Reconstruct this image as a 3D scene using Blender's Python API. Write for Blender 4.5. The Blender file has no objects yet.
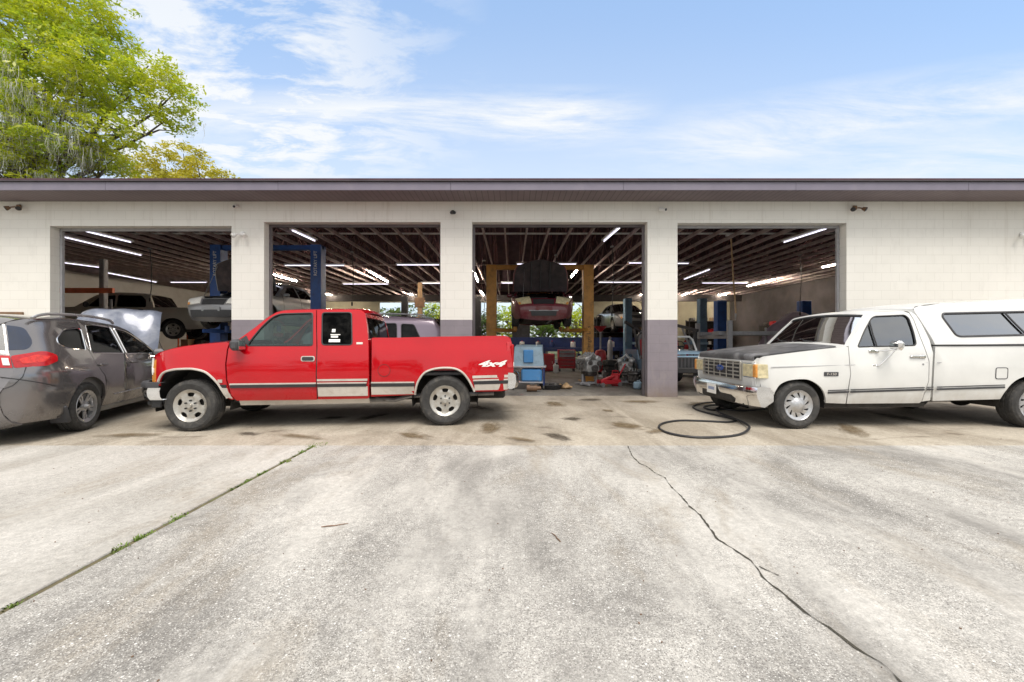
import bpy, math, random
import numpy as np
from mathutils import Vector, Matrix, geometry
R = math.radians
scn = bpy.context.scene
col = scn.collection
random.seed(7)
rng = np.random.default_rng(11)

# ------------------------------------------------------------------ camera, sky, sun, exposure
cam_d = bpy.data.cameras.new('camera'); cam = bpy.data.objects.new('camera', cam_d); col.objects.link(cam)
cam.location = (0, 0, 1.28); cam.rotation_euler = (R(90), 0, 0)
cam_d.sensor_width = 36; cam_d.lens = 36*410/1024; cam_d.clip_start = .05; cam_d.clip_end = 2000
scn.camera = cam
scn.render.engine = 'CYCLES'
scn.cycles.use_denoising = True
scn.cycles.max_bounces = 8; scn.cycles.transparent_max_bounces = 24
scn.cycles.diffuse_bounces = 4; scn.cycles.glossy_bounces = 4
scn.cycles.caustics_reflective = False; scn.cycles.caustics_refractive = False
scn.cycles.sample_clamp_indirect = 6
vs = scn.view_settings
vs.view_transform = 'Standard'; vs.look = 'None'; vs.gamma = 1; vs.use_curve_mapping = False
vs.exposure = 1.42

SUN_EL, SUN_AZ = 60, 166          # azimuth clockwise from +Y (the veiled sun stands behind the camera)
SKY_STRENGTH = .115
sl = bpy.data.lights.new('sun', 'SUN'); sl.energy = 1.3; sl.angle = R(34); sl.color = (1, .93, .84)
sun = bpy.data.objects.new('sun', sl); col.objects.link(sun)
sv = Vector((math.sin(R(SUN_AZ))*math.cos(R(SUN_EL)), math.cos(R(SUN_AZ))*math.cos(R(SUN_EL)), math.sin(R(SUN_EL))))
sun.rotation_euler = (-sv).to_track_quat('-Z', 'Y').to_euler(); sun.location = (-6, 20, 40)

# node helper ----------------------------------------------------------------
class NT:
    def __init__(s, tree): s.t = tree; s.n = tree.nodes; s.l = tree.links
    def add(s, typ, **kw):
        nd = s.n.new(typ)
        for k, v in kw.items(): setattr(nd, k, v)
        return nd
    def set(s, sock, v):
        if v is None: return
        if isinstance(v, bpy.types.NodeSocket): s.l.new(v, sock)
        else:
            try: sock.default_value = v
            except Exception:
                sock.default_value = tuple(v)+(1,) if hasattr(v, '__len__') else (v, v, v, 1)
    def obj(s): return s.add('ShaderNodeTexCoord').outputs['Object']
    def mapping(s, vec, scale=(1, 1, 1), loc=(0, 0, 0), rot=(0, 0, 0)):
        m = s.add('ShaderNodeMapping'); s.set(m.inputs['Vector'], vec)
        m.inputs['Scale'].default_value = scale; m.inputs['Location'].default_value = loc; m.inputs['Rotation'].default_value = rot
        return m.outputs[0]
    def noise(s, vec, scale, detail=4, rough=.55, dist=0):
        m = s.add('ShaderNodeTexNoise'); s.set(m.inputs['Vector'], vec)
        m.inputs['Scale'].default_value = scale; m.inputs['Detail'].default_value = detail
        m.inputs['Roughness'].default_value = rough; m.inputs['Distortion'].default_value = dist
        return m.outputs[0]
    def voro(s, vec, scale, out='Distance', feature='F1', rnd=1):
        m = s.add('ShaderNodeTexVoronoi', feature=feature); s.set(m.inputs['Vector'], vec)
        m.inputs['Scale'].default_value = scale; m.inputs['Randomness'].default_value = rnd
        return m.outputs[out]
    def ramp(s, fac, a, b, ca=0., cb=1.):
        m = s.add('ShaderNodeMapRange'); s.set(m.inputs['Value'], fac)
        m.inputs['From Min'].default_value = a; m.inputs['From Max'].default_value = b
        m.inputs['To Min'].default_value = ca; m.inputs['To Max'].default_value = cb
        return m.outputs[0]
    def mix(s, fac, a, b, blend='MIX'):
        m = s.add('ShaderNodeMix', data_type='RGBA', blend_type=blend, clamp_factor=True)
        s.set(m.inputs[0], fac)
        for i, v in ((6, a), (7, b)):
            if isinstance(v, bpy.types.NodeSocket): s.l.new(v, m.inputs[i])
            else: m.inputs[i].default_value = tuple(v)[:3]+(1,) if hasattr(v, '__len__') else (v, v, v, 1)
        return m.outputs[2]
    def math(s, op, a, b=None, c=None):
        m = s.add('ShaderNodeMath', operation=op)
        s.set(m.inputs[0], a)
        if b is not None: s.set(m.inputs[1], b)
        if c is not None: s.set(m.inputs[2], c)
        return m.outputs[0]
    def sep(s, vec):
        m = s.add('ShaderNodeSeparateXYZ'); s.set(m.inputs[0], vec); return m.outputs
    def comb(s, x, y, z):
        m = s.add('ShaderNodeCombineXYZ')
        for i, v in enumerate((x, y, z)): s.set(m.inputs[i], v)
        return m.outputs[0]
    def bump(s, h, strength=.3, dist=.01, normal=None):
        m = s.add('ShaderNodeBump'); s.set(m.inputs['Height'], h)
        m.inputs['Strength'].default_value = strength; m.inputs['Distance'].default_value = dist
        if normal is not None: s.l.new(normal, m.inputs['Normal'])
        return m.outputs[0]

w = bpy.data.worlds.new('World'); scn.world = w; w.use_nodes = True
n = NT(w.node_tree); n.n.clear()
sky = n.add('ShaderNodeTexSky', sky_type='NISHITA', sun_disc=False)
sky.sun_elevation = R(SUN_EL); sky.sun_rotation = R(SUN_AZ); sky.air_density = 1.0; sky.dust_density = .6; sky.ozone_density = 1.5
gen = n.add('ShaderNodeTexCoord').outputs['Generated']
sx, sy, sz = n.sep(gen)[:3]
zz = n.math('ADD', n.math('MAXIMUM', sz, 0.0), .10)
uv = n.comb(n.math('DIVIDE', sx, zz), n.math('DIVIDE', sy, zz), 0)
ay = n.math('MAXIMUM', n.math('ABSOLUTE', sy), .15)
az, el = n.math('DIVIDE', sx, ay), n.math('DIVIDE', sz, ay)       # where on the sky a cloud field lies
def win(v, a, b, c, d): return n.math('MULTIPLY', n.ramp(v, a, b), n.ramp(v, d, c))
puff = n.noise(n.mapping(uv, (1.15, 2.3, 1), (.35, 2.2, 0), (0, 0, R(-20))), 2.9, 9, .64, .35)
wisp = n.noise(n.mapping(uv, (.55, 2.0, 1), (3.1, 1.7, 0), (0, 0, R(8))), 1.7, 10, .68, .5)
big = n.noise(n.mapping(uv, (.4, .8, 1), (1.3, 4.0, 0)), 1.0, 3)
f1 = n.math('MULTIPLY', win(az, -2.6, -1.6, -.55, -.05), n.ramp(el, .34, .48))
f2 = n.math('MULTIPLY', win(az, -1.2, -.4, .15, .40), win(el, .46, .53, .56, .63))
tilt = n.math('SUBTRACT', el, n.math('MULTIPLY', az, .16))
f3 = n.math('MULTIPLY', n.ramp(az, .1, .6), win(tilt, .30, .39, .44, .52))
f4 = n.math('MULTIPLY', n.ramp(az, .2, .9), win(el, .25, .36, .46, .56))
cl = n.math('MULTIPLY', f1, n.ramp(puff, .43, .57))
cl = n.math('MAXIMUM', cl, n.math('MULTIPLY', f2, n.ramp(wisp, .40, .58)))
cl = n.math('MAXIMUM', cl, n.math('MULTIPLY', f3, n.ramp(wisp, .40, .60, .05, .85)))
cl = n.math('MAXIMUM', cl, n.math('MULTIPLY', f4, n.ramp(wisp, .40, .66, 0, .6)))
cl = n.math('MAXIMUM', cl, n.math('MULTIPLY', n.ramp(wisp, .60, .80), n.ramp(big, .45, .65, 0, .45)))
haze = n.math('POWER', n.ramp(el, .85, .33), 1.5)
fac = n.math('MINIMUM', n.math('ADD', n.math('MULTIPLY', cl, .88), n.math('MULTIPLY', haze, .55)), 1.0)
fac = n.math('MULTIPLY', fac, n.ramp(sz, -.02, .02))
deep = n.mix(.55, n.mix(1, sky.outputs[0], (.88, .90, .92), 'MULTIPLY'), (1.55, 2.25, 3.3))
skyc = n.mix(fac, deep, (3.05, 3.15, 3.25))
# a thin veil of bright cloud, unseen, added overhead and behind the camera for soft light
fill_veil = n.math('MULTIPLY', n.math('MAXIMUM', n.ramp(el, .86, 1.5), n.ramp(sy, .05, -.25)), n.math('MULTIPLY', n.ramp(wisp, .25, .6, .55, 1), n.ramp(sz, -.02, .10)))
skyc = n.mix(fill_veil, skyc, (4.15, 4.15, 4.1))
bg = n.add('ShaderNodeBackground'); n.l.new(skyc, bg.inputs[0]); bg.inputs[1].default_value = SKY_STRENGTH
n.l.new(bg.outputs[0], n.add('ShaderNodeOutputWorld').inputs[0])

# ------------------------------------------------------------------ materials
def base_mat(name):
    m = bpy.data.materials.new(name); m.use_nodes = True
    nt = NT(m.node_tree); b = m.node_tree.nodes['Principled BSDF']
    return m, nt, b
def mat(name, c, rough=.6, metal=0, var=.12, scale=3., bump=0, bscale=40, coat=0, dirt=None, dscale=2.5, damt=.5, spec=.5, rvar=.15):
    m, nt, b = base_mat(name)
    o = nt.obj()
    f = nt.ramp(nt.noise(o, scale, 5), .25, .75, 1-var, 1+var)
    cc = nt.mix(1, c, nt.comb(f, f, f), 'MULTIPLY')
    if dirt:
        df = nt.ramp(nt.noise(o, dscale, 8, .65, .5), .5, .72, 0, damt)
        cc = nt.mix(df, cc, dirt)
    nt.l.new(cc, b.inputs['Base Color'])
    nt.set(b.inputs['Roughness'], nt.ramp(nt.noise(o, scale*2.3, 4), .3, .7, max(.02, rough-rvar*rough), min(1, rough+rvar*rough)))
    b.inputs['Metallic'].default_value = metal
    b.inputs['Coat Weight'].default_value = coat; b.inputs['Coat Roughness'].default_value = .06
    b.inputs['Specular IOR Level'].default_value = spec
    if bump: nt.l.new(nt.bump(nt.noise(o, bscale, 5), bump, .01), b.inputs['Normal'])
    return m
def paint(name, c, grime=(.3, .26, .22), amt=.35, rough=.35, coat=1., metal=0., dusty=True):
    # car paint with clear coat, road dust near the ground and fine scratches/fade
    m, nt, b = base_mat(name)
    o = nt.obj()
    z = nt.sep(o)[2]
    f = nt.ramp(nt.noise(o, 1.7, 4), .3, .7, .93, 1.06)
    cc = nt.mix(1, c, nt.comb(f, f, f), 'MULTIPLY')
    low = nt.math('MULTIPLY', nt.ramp(z, .75, .35), nt.ramp(nt.noise(nt.mapping(o, (1, 1, .6)), 5, 8, .7), .35, .7, .15, 1))
    spots = nt.math('MULTIPLY', nt.ramp(nt.noise(o, 14, 8, .7), .60, .75), .4)
    g = nt.math('MULTIPLY', nt.math('MAXIMUM', low, spots), amt)
    nt.l.new(nt.mix(g, cc, grime), b.inputs['Base Color'])
    b.inputs['Metallic'].default_value = metal; b.inputs['Specular IOR Level'].default_value = .2
    nt.set(b.inputs['Roughness'], nt.ramp(g, 0, .5, rough, .75))
    nt.set(b.inputs['Coat Weight'], nt.ramp(g, 0, .4, coat, .1))
    b.inputs['Coat Roughness'].default_value = .05
    nrm = nt.bump(nt.noise(nt.mapping(o, (1, 1, 1.5)), 1.6, 3), .035, .05)
    nt.l.new(nrm, b.inputs['Normal']); nt.l.new(nrm, b.inputs['Coat Normal'])
    return m
def glass(name, tint=(.62, .74, .70), refl=1.0):
    m = bpy.data.materials.new(name); m.use_nodes = True
    nt = NT(m.node_tree); nt.n.clear()
    tr = nt.add('ShaderNodeBsdfTransparent'); tr.inputs[0].default_value = tint+(1,)
    gl = nt.add('ShaderNodeBsdfGlossy'); gl.inputs['Roughness'].default_value = .03; gl.inputs[0].default_value = (.95, .97, 1, 1)
    nt.l.new(nt.bump(nt.noise(nt.obj(), 2.2, 2), .045, .05), gl.inputs['Normal'])
    fr = nt.add('ShaderNodeFresnel'); fr.inputs[0].default_value = 1.5
    dust = nt.math('MULTIPLY', nt.ramp(nt.noise(nt.obj(), 6, 8, .7), .45, .8), .035)
    mx = nt.add('ShaderNodeMixShader'); nt.l.new(nt.math('MULTIPLY', fr.outputs[0], 1.0*refl), mx.inputs[0])
    nt.l.new(tr.outputs[0], mx.inputs[1]); nt.l.new(gl.outputs[0], mx.inputs[2])
    df = nt.add('ShaderNodeBsdfDiffuse'); df.inputs[0].default_value = (.6, .58, .54, 1)
    m2 = nt.add('ShaderNodeMixShader'); nt.l.new(dust, m2.inputs[0]); nt.l.new(mx.outputs[0], m2.inputs[1]); nt.l.new(df.outputs[0], m2.inputs[2])
    nt.l.new(m2.outputs[0], nt.add('ShaderNodeOutputMaterial').inputs[0])
    return m
def emit(name, c, s):
    m, nt, b = base_mat(name)
    b.inputs['Base Color'].default_value = c+(1,)
    b.inputs['Emission Color'].default_value = c+(1,); b.inputs['Emission Strength'].default_value = s
    return m

M = {}
M['red'] = paint('red_paint', (.43, .001, .007), (.26, .09, .07), .34, coat=.75, rough=.18)
M['white'] = paint('white_paint', (.67, .672, .655), (.42, .37, .31), .6, rough=.4, coat=.6)
M['topper'] = paint('topper_white', (.68, .68, .67), (.5, .48, .45), .25, rough=.35, coat=.8)
M['grey'] = paint('grey_metallic', (.21, .198, .198), (.3, .27, .24), .16, metal=.65, rough=.17)
M['silver'] = paint('silver_metallic', (.20, .205, .215), metal=.5, rough=.3)
M['beige'] = paint('beige_metallic', (.50, .47, .41), metal=.05, rough=.4)
M['mauve'] = paint('mauve_metallic', (.22, .175, .225), metal=.4, rough=.35)
M['maroon'] = paint('maroon_paint', (.13, .006, .02), rough=.3)
M['paleblue'] = paint('pale_blue_paint', (.24, .36, .48), rough=.4)
M['hoodblack'] = mat('weathered_black', (.075, .075, .08), .55, var=.5, scale=4, dirt=(.30, .30, .31), dscale=2.2, damt=.75)
M['chrome'] = mat('chrome', (.80, .80, .80), .12, 1, var=.1, dirt=(.35, .3, .25), dscale=5, damt=.35)
M['alu'] = mat('alloy', (.52, .50, .46), .38, .75, var=.12, scale=8, dirt=(.25, .22, .18), dscale=12, damt=.6)
M['wheelsilver'] = mat('silver_hubcap', (.52, .52, .53), .3, .75, var=.1, dirt=(.3, .27, .24), dscale=10, damt=.5)
M['rubber'] = mat('tyre_rubber', (.035, .034, .033), .8, var=.3, scale=9, dirt=(.16, .145, .125), dscale=6, damt=.6, bump=.2, bscale=60)
M['black'] = mat('black_plastic', (.022, .022, .024), .55, var=.25, scale=8)
M['blackgrey'] = mat('faded_black_trim', (.05, .05, .055), .6, var=.3, scale=6)
M['under'] = mat('dark_underbody', (.03, .027, .024), .85, var=.5, scale=5, bump=.4, bscale=20)
M['cabin'] = mat('grey_cabin_trim', (.16, .155, .15), .8, var=.2)
M['seat'] = mat('grey_cloth_seat', (.20, .20, .21), .9, var=.2, bump=.3, bscale=120)
M['glass'] = glass('window_glass')
M['glass_dark'] = glass('tinted_glass', (.10, .11, .12), .4)
M['glass_green'] = glass('green_glass', (.55, .72, .66), .9)
M['glass_sky'] = glass('sun_film_glass', (.14, .15, .16), 6.0)
M['glass_mid'] = glass('lightly_tinted_glass', (.50, .60, .58), 4.5)
M['glass_screen'] = glass('windscreen_glass', (.55, .62, .58), 3.0)
M['glass_rear'] = glass('dark_rear_glass', (.045, .05, .05), .12)
M['glass_blue_solid'] = mat('dark_blue_glass', (.012, .02, .045), .05, var=.3, scale=5, coat=1)
M['glass_blue'] = glass('blue_tinted_glass', (.03, .05, .10), .7)
M['tail_bright'] = mat('bright_red_lens', (.62, .03, .02), .25, var=.3, scale=25, coat=.3)
M['tail'] = mat('red_lens', (.42, .006, .010), .2, var=.2, scale=30, coat=.5)
M['amber'] = mat('amber_lens', (.64, .27, .05), .3, var=.25, scale=30, coat=.3)
M['lens'] = mat('yellowed_lens', (.58, .51, .32), .35, var=.35, scale=16, coat=.15)
M['clear'] = mat('clear_lens', (.75, .74, .70), .15, var=.1, scale=20, coat=1)
M['decal'] = mat('white_decal', (.80, .79, .76), .5, var=.05)
M['trimsilver'] = mat('silver_trim', (.60, .56, .51), .4, .35, var=.1, dirt=(.38, .32, .26), dscale=7, damt=.5)
M['steel'] = mat('dull_steel', (.32, .32, .33), .45, .7, var=.3, scale=9, dirt=(.10, .08, .06), dscale=9, damt=.6)
M['steelgrey'] = mat('grey_painted_steel', (.33, .33, .35), .5, var=.15, dirt=(.12, .10, .09), dscale=6, damt=.5)
M['liftblue'] = mat('lift_blue_paint', (.025, .085, .30), .42, var=.2, scale=4, dirt=(.03, .03, .04), dscale=6, damt=.5)
M['liftpale'] = mat('faded_blue_paint', (.13, .22, .32), .5, var=.2, scale=4, dirt=(.05, .05, .06), dscale=6, damt=.5)
M['liftorange'] = mat('lift_yellow_paint', (.60, .29, .065), .45, var=.18, scale=4, dirt=(.16, .08, .03), dscale=5, damt=.55)
M['orange'] = mat('orange_red_paint', (.75, .17, .07), .5, var=.2, dirt=(.1, .05, .03), damt=.4)
M['toolred'] = mat('tool_red', (.45, .02, .03), .4, var=.2, dirt=(.05, .03, .03), damt=.5)
M['benchblue'] = mat('bench_blue', (.018, .035, .13), .5, var=.3, dirt=(.03, .03, .035), damt=.5)
M['binblue'] = mat('blue_plastic', (.07, .24, .52), .4, var=.15, dirt=(.2, .25, .3), dscale=7, damt=.4)
M['binpale'] = mat('pale_blue_plastic', (.30, .42, .52), .45, var=.2, dirt=(.12, .14, .16), dscale=7, damt=.5)
M['greasy'] = mat('greasy_metal', (.14, .13, .125), .4, .7, var=.5, scale=14, dirt=(.03, .025, .02), dscale=12, damt=.8, bump=.3, bscale=30)
M['alucast'] = mat('cast_aluminium', (.50, .50, .50), .45, .5, var=.3, scale=14, dirt=(.1, .09, .08), dscale=12, damt=.7, bump=.3, bscale=40)
M['jug'] = mat('white_jug_plastic', (.72, .72, .70), .4, var=.1, dirt=(.3, .28, .25), damt=.4)
M['wood'] = mat('bare_wood', (.36, .24, .13), .7, var=.3, scale=6, bump=.2)
M['doorwood'] = mat('brown_wood_frame', (.19, .11, .06), .6, var=.3, scale=8)
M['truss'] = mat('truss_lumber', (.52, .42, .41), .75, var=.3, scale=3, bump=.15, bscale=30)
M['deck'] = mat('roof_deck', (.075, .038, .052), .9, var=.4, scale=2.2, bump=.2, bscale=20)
M['whitemetal'] = mat('white_enamel', (.76, .76, .75), .4, var=.08, dirt=(.4, .38, .35), dscale=6, damt=.3)
M['brown'] = mat('oily_brown', (.16, .09, .05), .6, var=.4, scale=8, dirt=(.03, .025, .02), damt=.7)
M['cardboard'] = mat('cardboard', (.38, .27, .16), .85, var=.2)
M['cable'] = mat('black_hose_rubber', (.018, .018, .02), .5, var=.3, scale=8)
M['tube_lit'] = emit('lit_tube', (1.0, .85, .68), 80.0)
M['tube_dim_glow'] = emit('cool_tube', (.86, .84, 1.0), .8)  # faint glow added so the pale tubes read white
M['web_shade'] = mat('shaded_truss_lumber', (.17, .095, .10), .8, var=.35, scale=3)  # same lumber as the bottom chords, darkened to stand in for shade
M['yellowwall'] = mat('yellowed_wall', (.52, .49, .36), .8, var=.15, scale=1.2, dirt=(.25, .2, .13), dscale=1.5, damt=.4)
# ------------------------------------------------------------------ geometry helpers
def link(name, me, m, parent=None, angle=38):
    if len(me.polygons):
        me.polygons.foreach_set('use_smooth', [True]*len(me.polygons))
        me.set_sharp_from_angle(angle=R(angle))
    if m is not None: me.materials.append(m)
    o = bpy.data.objects.new(name, me); col.objects.link(o)
    if parent is not None: o.parent = parent
    return o
def tag(o, label=None, cat=None, group=None, kind=None):
    if label: o['label'] = label
    if cat: o['category'] = cat
    if group: o['group'] = group
    if kind: o['kind'] = kind
    return o
def empty(name, loc, rz=0, label=None, cat=None, group=None, parent=None):
    o = bpy.data.objects.new(name, None); col.objects.link(o); o.empty_display_size = .2
    o.location = loc; o.rotation_euler = (0, 0, rz)
    if parent is not None: o.parent = parent
    return tag(o, label, cat, group)
def dup(o, parent=None):
    c = o.copy(); col.objects.link(c)
    if parent is not None: c.parent = parent
    for ch in list(o.children): dup(ch, c)
    return c

class MB:
    def __init__(s): s.v = []; s.f = []
    def add(s, vs_, fs):
        b = len(s.v); s.v += [tuple(p) for p in vs_]; s.f += [tuple(i+b for i in f) for f in fs]; return s
    def box(s, c, size, ch=.0, rot=None):
        hx, hy, hz = (q/2 for q in size); c = Vector(c)
        ch = min(ch, hx*.9, hy*.9, hz*.9)
        T = (lambda p: c+(rot @ Vector(p))) if rot is not None else (lambda p: c+Vector(p))
        sg = [(x, y, z) for x in (-1, 1) for y in (-1, 1) for z in (-1, 1)]
        if ch <= 0:
            return s.add([T((x*hx, y*hy, z*hz)) for x, y, z in sg],
                         [(0, 1, 3, 2), (4, 6, 7, 5), (0, 4, 5, 1), (2, 3, 7, 6), (0, 2, 6, 4), (1, 5, 7, 3)])
        V = []; idx = {}
        for i, (x, y, z) in enumerate(sg):
            for a in range(3):
                p = [x*(hx-ch), y*(hy-ch), z*(hz-ch)]
                p[a] = (x, y, z)[a]*(hx, hy, hz)[a]
                idx[i, a] = len(V); V.append(T(p))
        F = []
        for a in range(3):
            b_, c_ = (a+1) % 3, (a+2) % 3
            for sgn in (-1, 1):
                q = [i for i in range(8) if sg[i][a] == sgn]
                q.sort(key=lambda i: math.atan2(sg[i][c_], sg[i][b_]))
                if sgn < 0: q.reverse()
                F.append(tuple(idx[i, a] for i in q))
        for i in range(8):
            for j in range(i+1, 8):
                dif = [a for a in range(3) if sg[i][a] != sg[j][a]]
                if len(dif) == 1:
                    d = dif[0]; a, b_ = [k for k in range(3) if k != d]
                    F.append((idx[i, a], idx[j, a], idx[j, b_], idx[i, b_]))
        for i in range(8): F.append((idx[i, 0], idx[i, 1], idx[i, 2]))
        return s.add(V, F)
    def cyl(s, p0, p1, r0, r1=None, n=12, caps=True):
        p0, p1 = Vector(p0), Vector(p1); r1 = r0 if r1 is None else r1
        d = (p1-p0).normalized(); a = d.orthogonal().normalized(); b = d.cross(a)
        V = []; F = []
        for p, r in ((p0, r0), (p1, r1)):
            V += [p+a*(r*math.cos(2*math.pi*k/n))+b*(r*math.sin(2*math.pi*k/n)) for k in range(n)]
        F += [(k, (k+1) % n, n+(k+1) % n, n+k) for k in range(n)]
        if caps: F += [tuple(reversed(range(n))), tuple(range(n, 2*n))]
        return s.add(V, F)
    def tube(s, pts, r, n=8, closed=False):
        pts = [Vector(p) for p in pts]; N = len(pts); rr = r if hasattr(r, '__len__') else [r]*N
        V = []; F = []; up = None
        for i, p in enumerate(pts):
            d = (pts[(i+1) % N]-pts[i-1]) if closed else (pts[min(i+1, N-1)]-pts[max(i-1, 0)])
            d.normalize()
            up = d.orthogonal().normalized() if up is None else (up-d*up.dot(d)).normalized()
            b = d.cross(up)
            V += [p+up*(rr[i]*math.cos(2*math.pi*k/n))+b*(rr[i]*math.sin(2*math.pi*k/n)) for k in range(n)]
        for i in range(N if closed else N-1):
            j = (i+1) % N
            F += [(i*n+k, i*n+(k+1) % n, j*n+(k+1) % n, j*n+k) for k in range(n)]
        if not closed: F += [tuple(reversed(range(n))), tuple(range((N-1)*n, N*n))]
        return s.add(V, F)
    def lathe(s, prof, n=24, axis='z', c=(0, 0, 0), closed=False):
        V = []; F = []; c = Vector(c); m = len(prof)
        for k in range(n):
            a = 2*math.pi*k/n
            for r, h in prof:
                x, y = r*math.cos(a), r*math.sin(a)
                V.append(c+Vector((x, y, h) if axis == 'z' else (x, h, -y) if axis == 'y' else (h, x, y)))
        for k in range(n):
            j = (k+1) % n
            for i in range(m if closed else m-1):
                i2 = (i+1) % m
                F.append((k*m+i, j*m+i, j*m+i2, k*m+i2))
        return s.add(V, F)
    def ell(s, c, r, n=14, m=9, rot=None):
        V = []; F = []; c = Vector(c)
        for i in range(m+1):
            t = math.pi*i/m
            for k in range(n):
                a = 2*math.pi*k/n
                p = Vector((r[0]*math.sin(t)*math.cos(a), r[1]*math.sin(t)*math.sin(a), r[2]*math.cos(t)))
                V.append(c+(rot @ p if rot is not None else p))
        for i in range(m):
            F += [(i*n+k, (i+1)*n+k, (i+1)*n+(k+1) % n, i*n+(k+1) % n) for k in range(n)]
        return s.add(V, F)
    def build(s, name, m, parent=None, angle=38):
        me = bpy.data.meshes.new(name); me.from_pydata(s.v, [], s.f); me.validate(); me.update()
        return link(name, me, m, parent, angle)

def rnd(poly, r, seg=5):
    # round the corners of a polygon
    out = []; N = len(poly)
    rr = r if hasattr(r, '__len__') else [r]*N
    for i in range(N):
        p = Vector(poly[i]); a = Vector(poly[i-1])-p; b = Vector(poly[(i+1) % N])-p
        k = min(rr[i], a.length*.48, b.length*.48)
        if k < 1e-4: out.append(tuple(p)); continue
        s0 = p+a.normalized()*k; s1 = p+b.normalized()*k
        for j in range(seg+1):
            t = j/seg; q = s0*(1-t)**2+p*(2*t*(1-t))+s1*t*t
            out.append(tuple(q))
    return out
def crom(pts, k=6):
    # Catmull-Rom through points
    P = [Vector(p) for p in pts]; o = []
    for i in range(len(P)-1):
        p0, p1, p2, p3 = P[max(i-1, 0)], P[i], P[i+1], P[min(i+2, len(P)-1)]
        for j in range(k):
            t = j/k
            o.append(tuple(.5*((2*p1)+(p2-p0)*t+(2*p0-5*p1+4*p2-p3)*t*t+(3*p1-p0-3*p2+p3)*t**3)))
    return o+[tuple(P[-1])]
def circ(c, r, n=24): return [(c[0]+r*math.cos(2*math.pi*k/n), c[1]+r*math.sin(2*math.pi*k/n)) for k in range(n)]
def interp(t, z):
    if z <= t[0][0]: return t[0][1]
    for (a, b), (c, d) in zip(t, t[1:]):
        if z <= c: return b+(d-b)*(z-a)/(c-a)
    return t[-1][1]
def inside(poly, x, y):
    r = False; N = len(poly); j = N-1
    for i in range(N):
        xi, yi = poly[i]; xj, yj = poly[j]
        if (yi > y) != (yj > y) and x < (xj-xi)*(y-yi)/(yj-yi)+xi: r = not r
        j = i
    return r
def panel(name, outline, m, surf, out, parent=None, holes=(), grid=.09, thick=.02, angle=38):
    # a sheet cut from a 2D outline (with holes), laid on surf(u, v) and given thickness inwards
    loops = [list(outline)]+[list(h) for h in holes]
    V = []; E = []
    for lp in loops:
        b = len(V); V += [Vector(p) for p in lp]
        E += [(b+i, b+(i+1) % len(lp)) for i in range(len(lp))]
    xs = [p[0] for p in outline]; ys = [p[1] for p in outline]
    if grid:
        nx = max(1, int((max(xs)-min(xs))/grid)); ny = max(1, int((max(ys)-min(ys))/grid))
        bp = [Vector(p) for lp in loops for p in lp]
        for i in range(1, nx):
            for j in range(1, ny):
                x = min(xs)+(max(xs)-min(xs))*i/nx; y = min(ys)+(max(ys)-min(ys))*j/ny
                if inside(loops[0], x, y) and not any(inside(h, x, y) for h in loops[1:]):
                    if min((q-Vector((x, y))).length_squared for q in bp) > (grid*.3)**2: V.append(Vector((x, y)))
    v2, e2, f2 = geometry.delaunay_2d_cdt(V, E, [], 0, 1e-5)[:3]
    F = []
    for f in f2:
        cx = sum(v2[i][0] for i in f)/len(f); cy = sum(v2[i][1] for i in f)/len(f)
        if inside(loops[0], cx, cy) and not any(inside(h, cx, cy) for h in loops[1:]): F.append(tuple(f))
    P = [Vector(surf(p[0], p[1])) for p in v2]
    NN = [Vector((0, 0, 0)) for _ in P]; tot = Vector((0, 0, 0))
    for f in F:
        q = (P[f[1]]-P[f[0]]).cross(P[f[2]]-P[f[0]]); tot += q
        for i in f: NN[i] += q
    if tot.dot(Vector(out)) < 0:
        F = [tuple(reversed(f)) for f in F]; NN = [-q for q in NN]
    if thick:
        cnt = {}
        for f in F:
            for a, b in zip(f, f[1:]+f[:1]): cnt[a, b] = 1
        b = len(P)
        P = P+[p-(q.normalized() if q.length else q)*thick for p, q in zip(P, NN)]
        F2 = [tuple(i+b for i in reversed(f)) for f in F]
        S = [(a, a+b, c+b, c) for (a, c) in cnt if (c, a) not in cnt]
        S = [tuple(reversed(q)) for q in S]
        F = F+F2+[tuple(reversed(q)) for q in S]
    used = sorted({i for f in F for i in f}); mp = {o: i for i, o in enumerate(used)}
    me = bpy.data.meshes.new(name)
    me.from_pydata([P[i] for i in used], [], [tuple(mp[i] for i in f) for f in F]); me.validate(); me.update()
    return link(name, me, m, parent, angle)
def text(name, s, size, m, parent, loc, rot, shear=0, depth=.002, align='CENTER', sx=1.0, bold=0.0):
    cu = bpy.data.curves.new(name, 'FONT'); cu.body = s; cu.size = size; cu.extrude = depth; cu.shear = shear
    cu.align_x = align; cu.align_y = 'CENTER'; cu.offset = bold
    o = bpy.data.objects.new(name, cu); col.objects.link(o)
    dg = bpy.context.evaluated_depsgraph_get(); me = bpy.data.meshes.new_from_object(o.evaluated_get(dg))
    bpy.data.objects.remove(o)
    me.name = name
    me.materials.clear(); me.materials.append(m)
    q = bpy.data.objects.new(name, me); col.objects.link(q); q.parent = parent
    q.location = loc; q.rotation_euler = rot; q.scale = (sx, 1, 1)
    return q
def at(px, py, Y): return Vector(((px-512)/410*Y, Y, 1.28+(341-py)/410*Y))
def xat(px, Y): return (px-512)/410*Y

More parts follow.
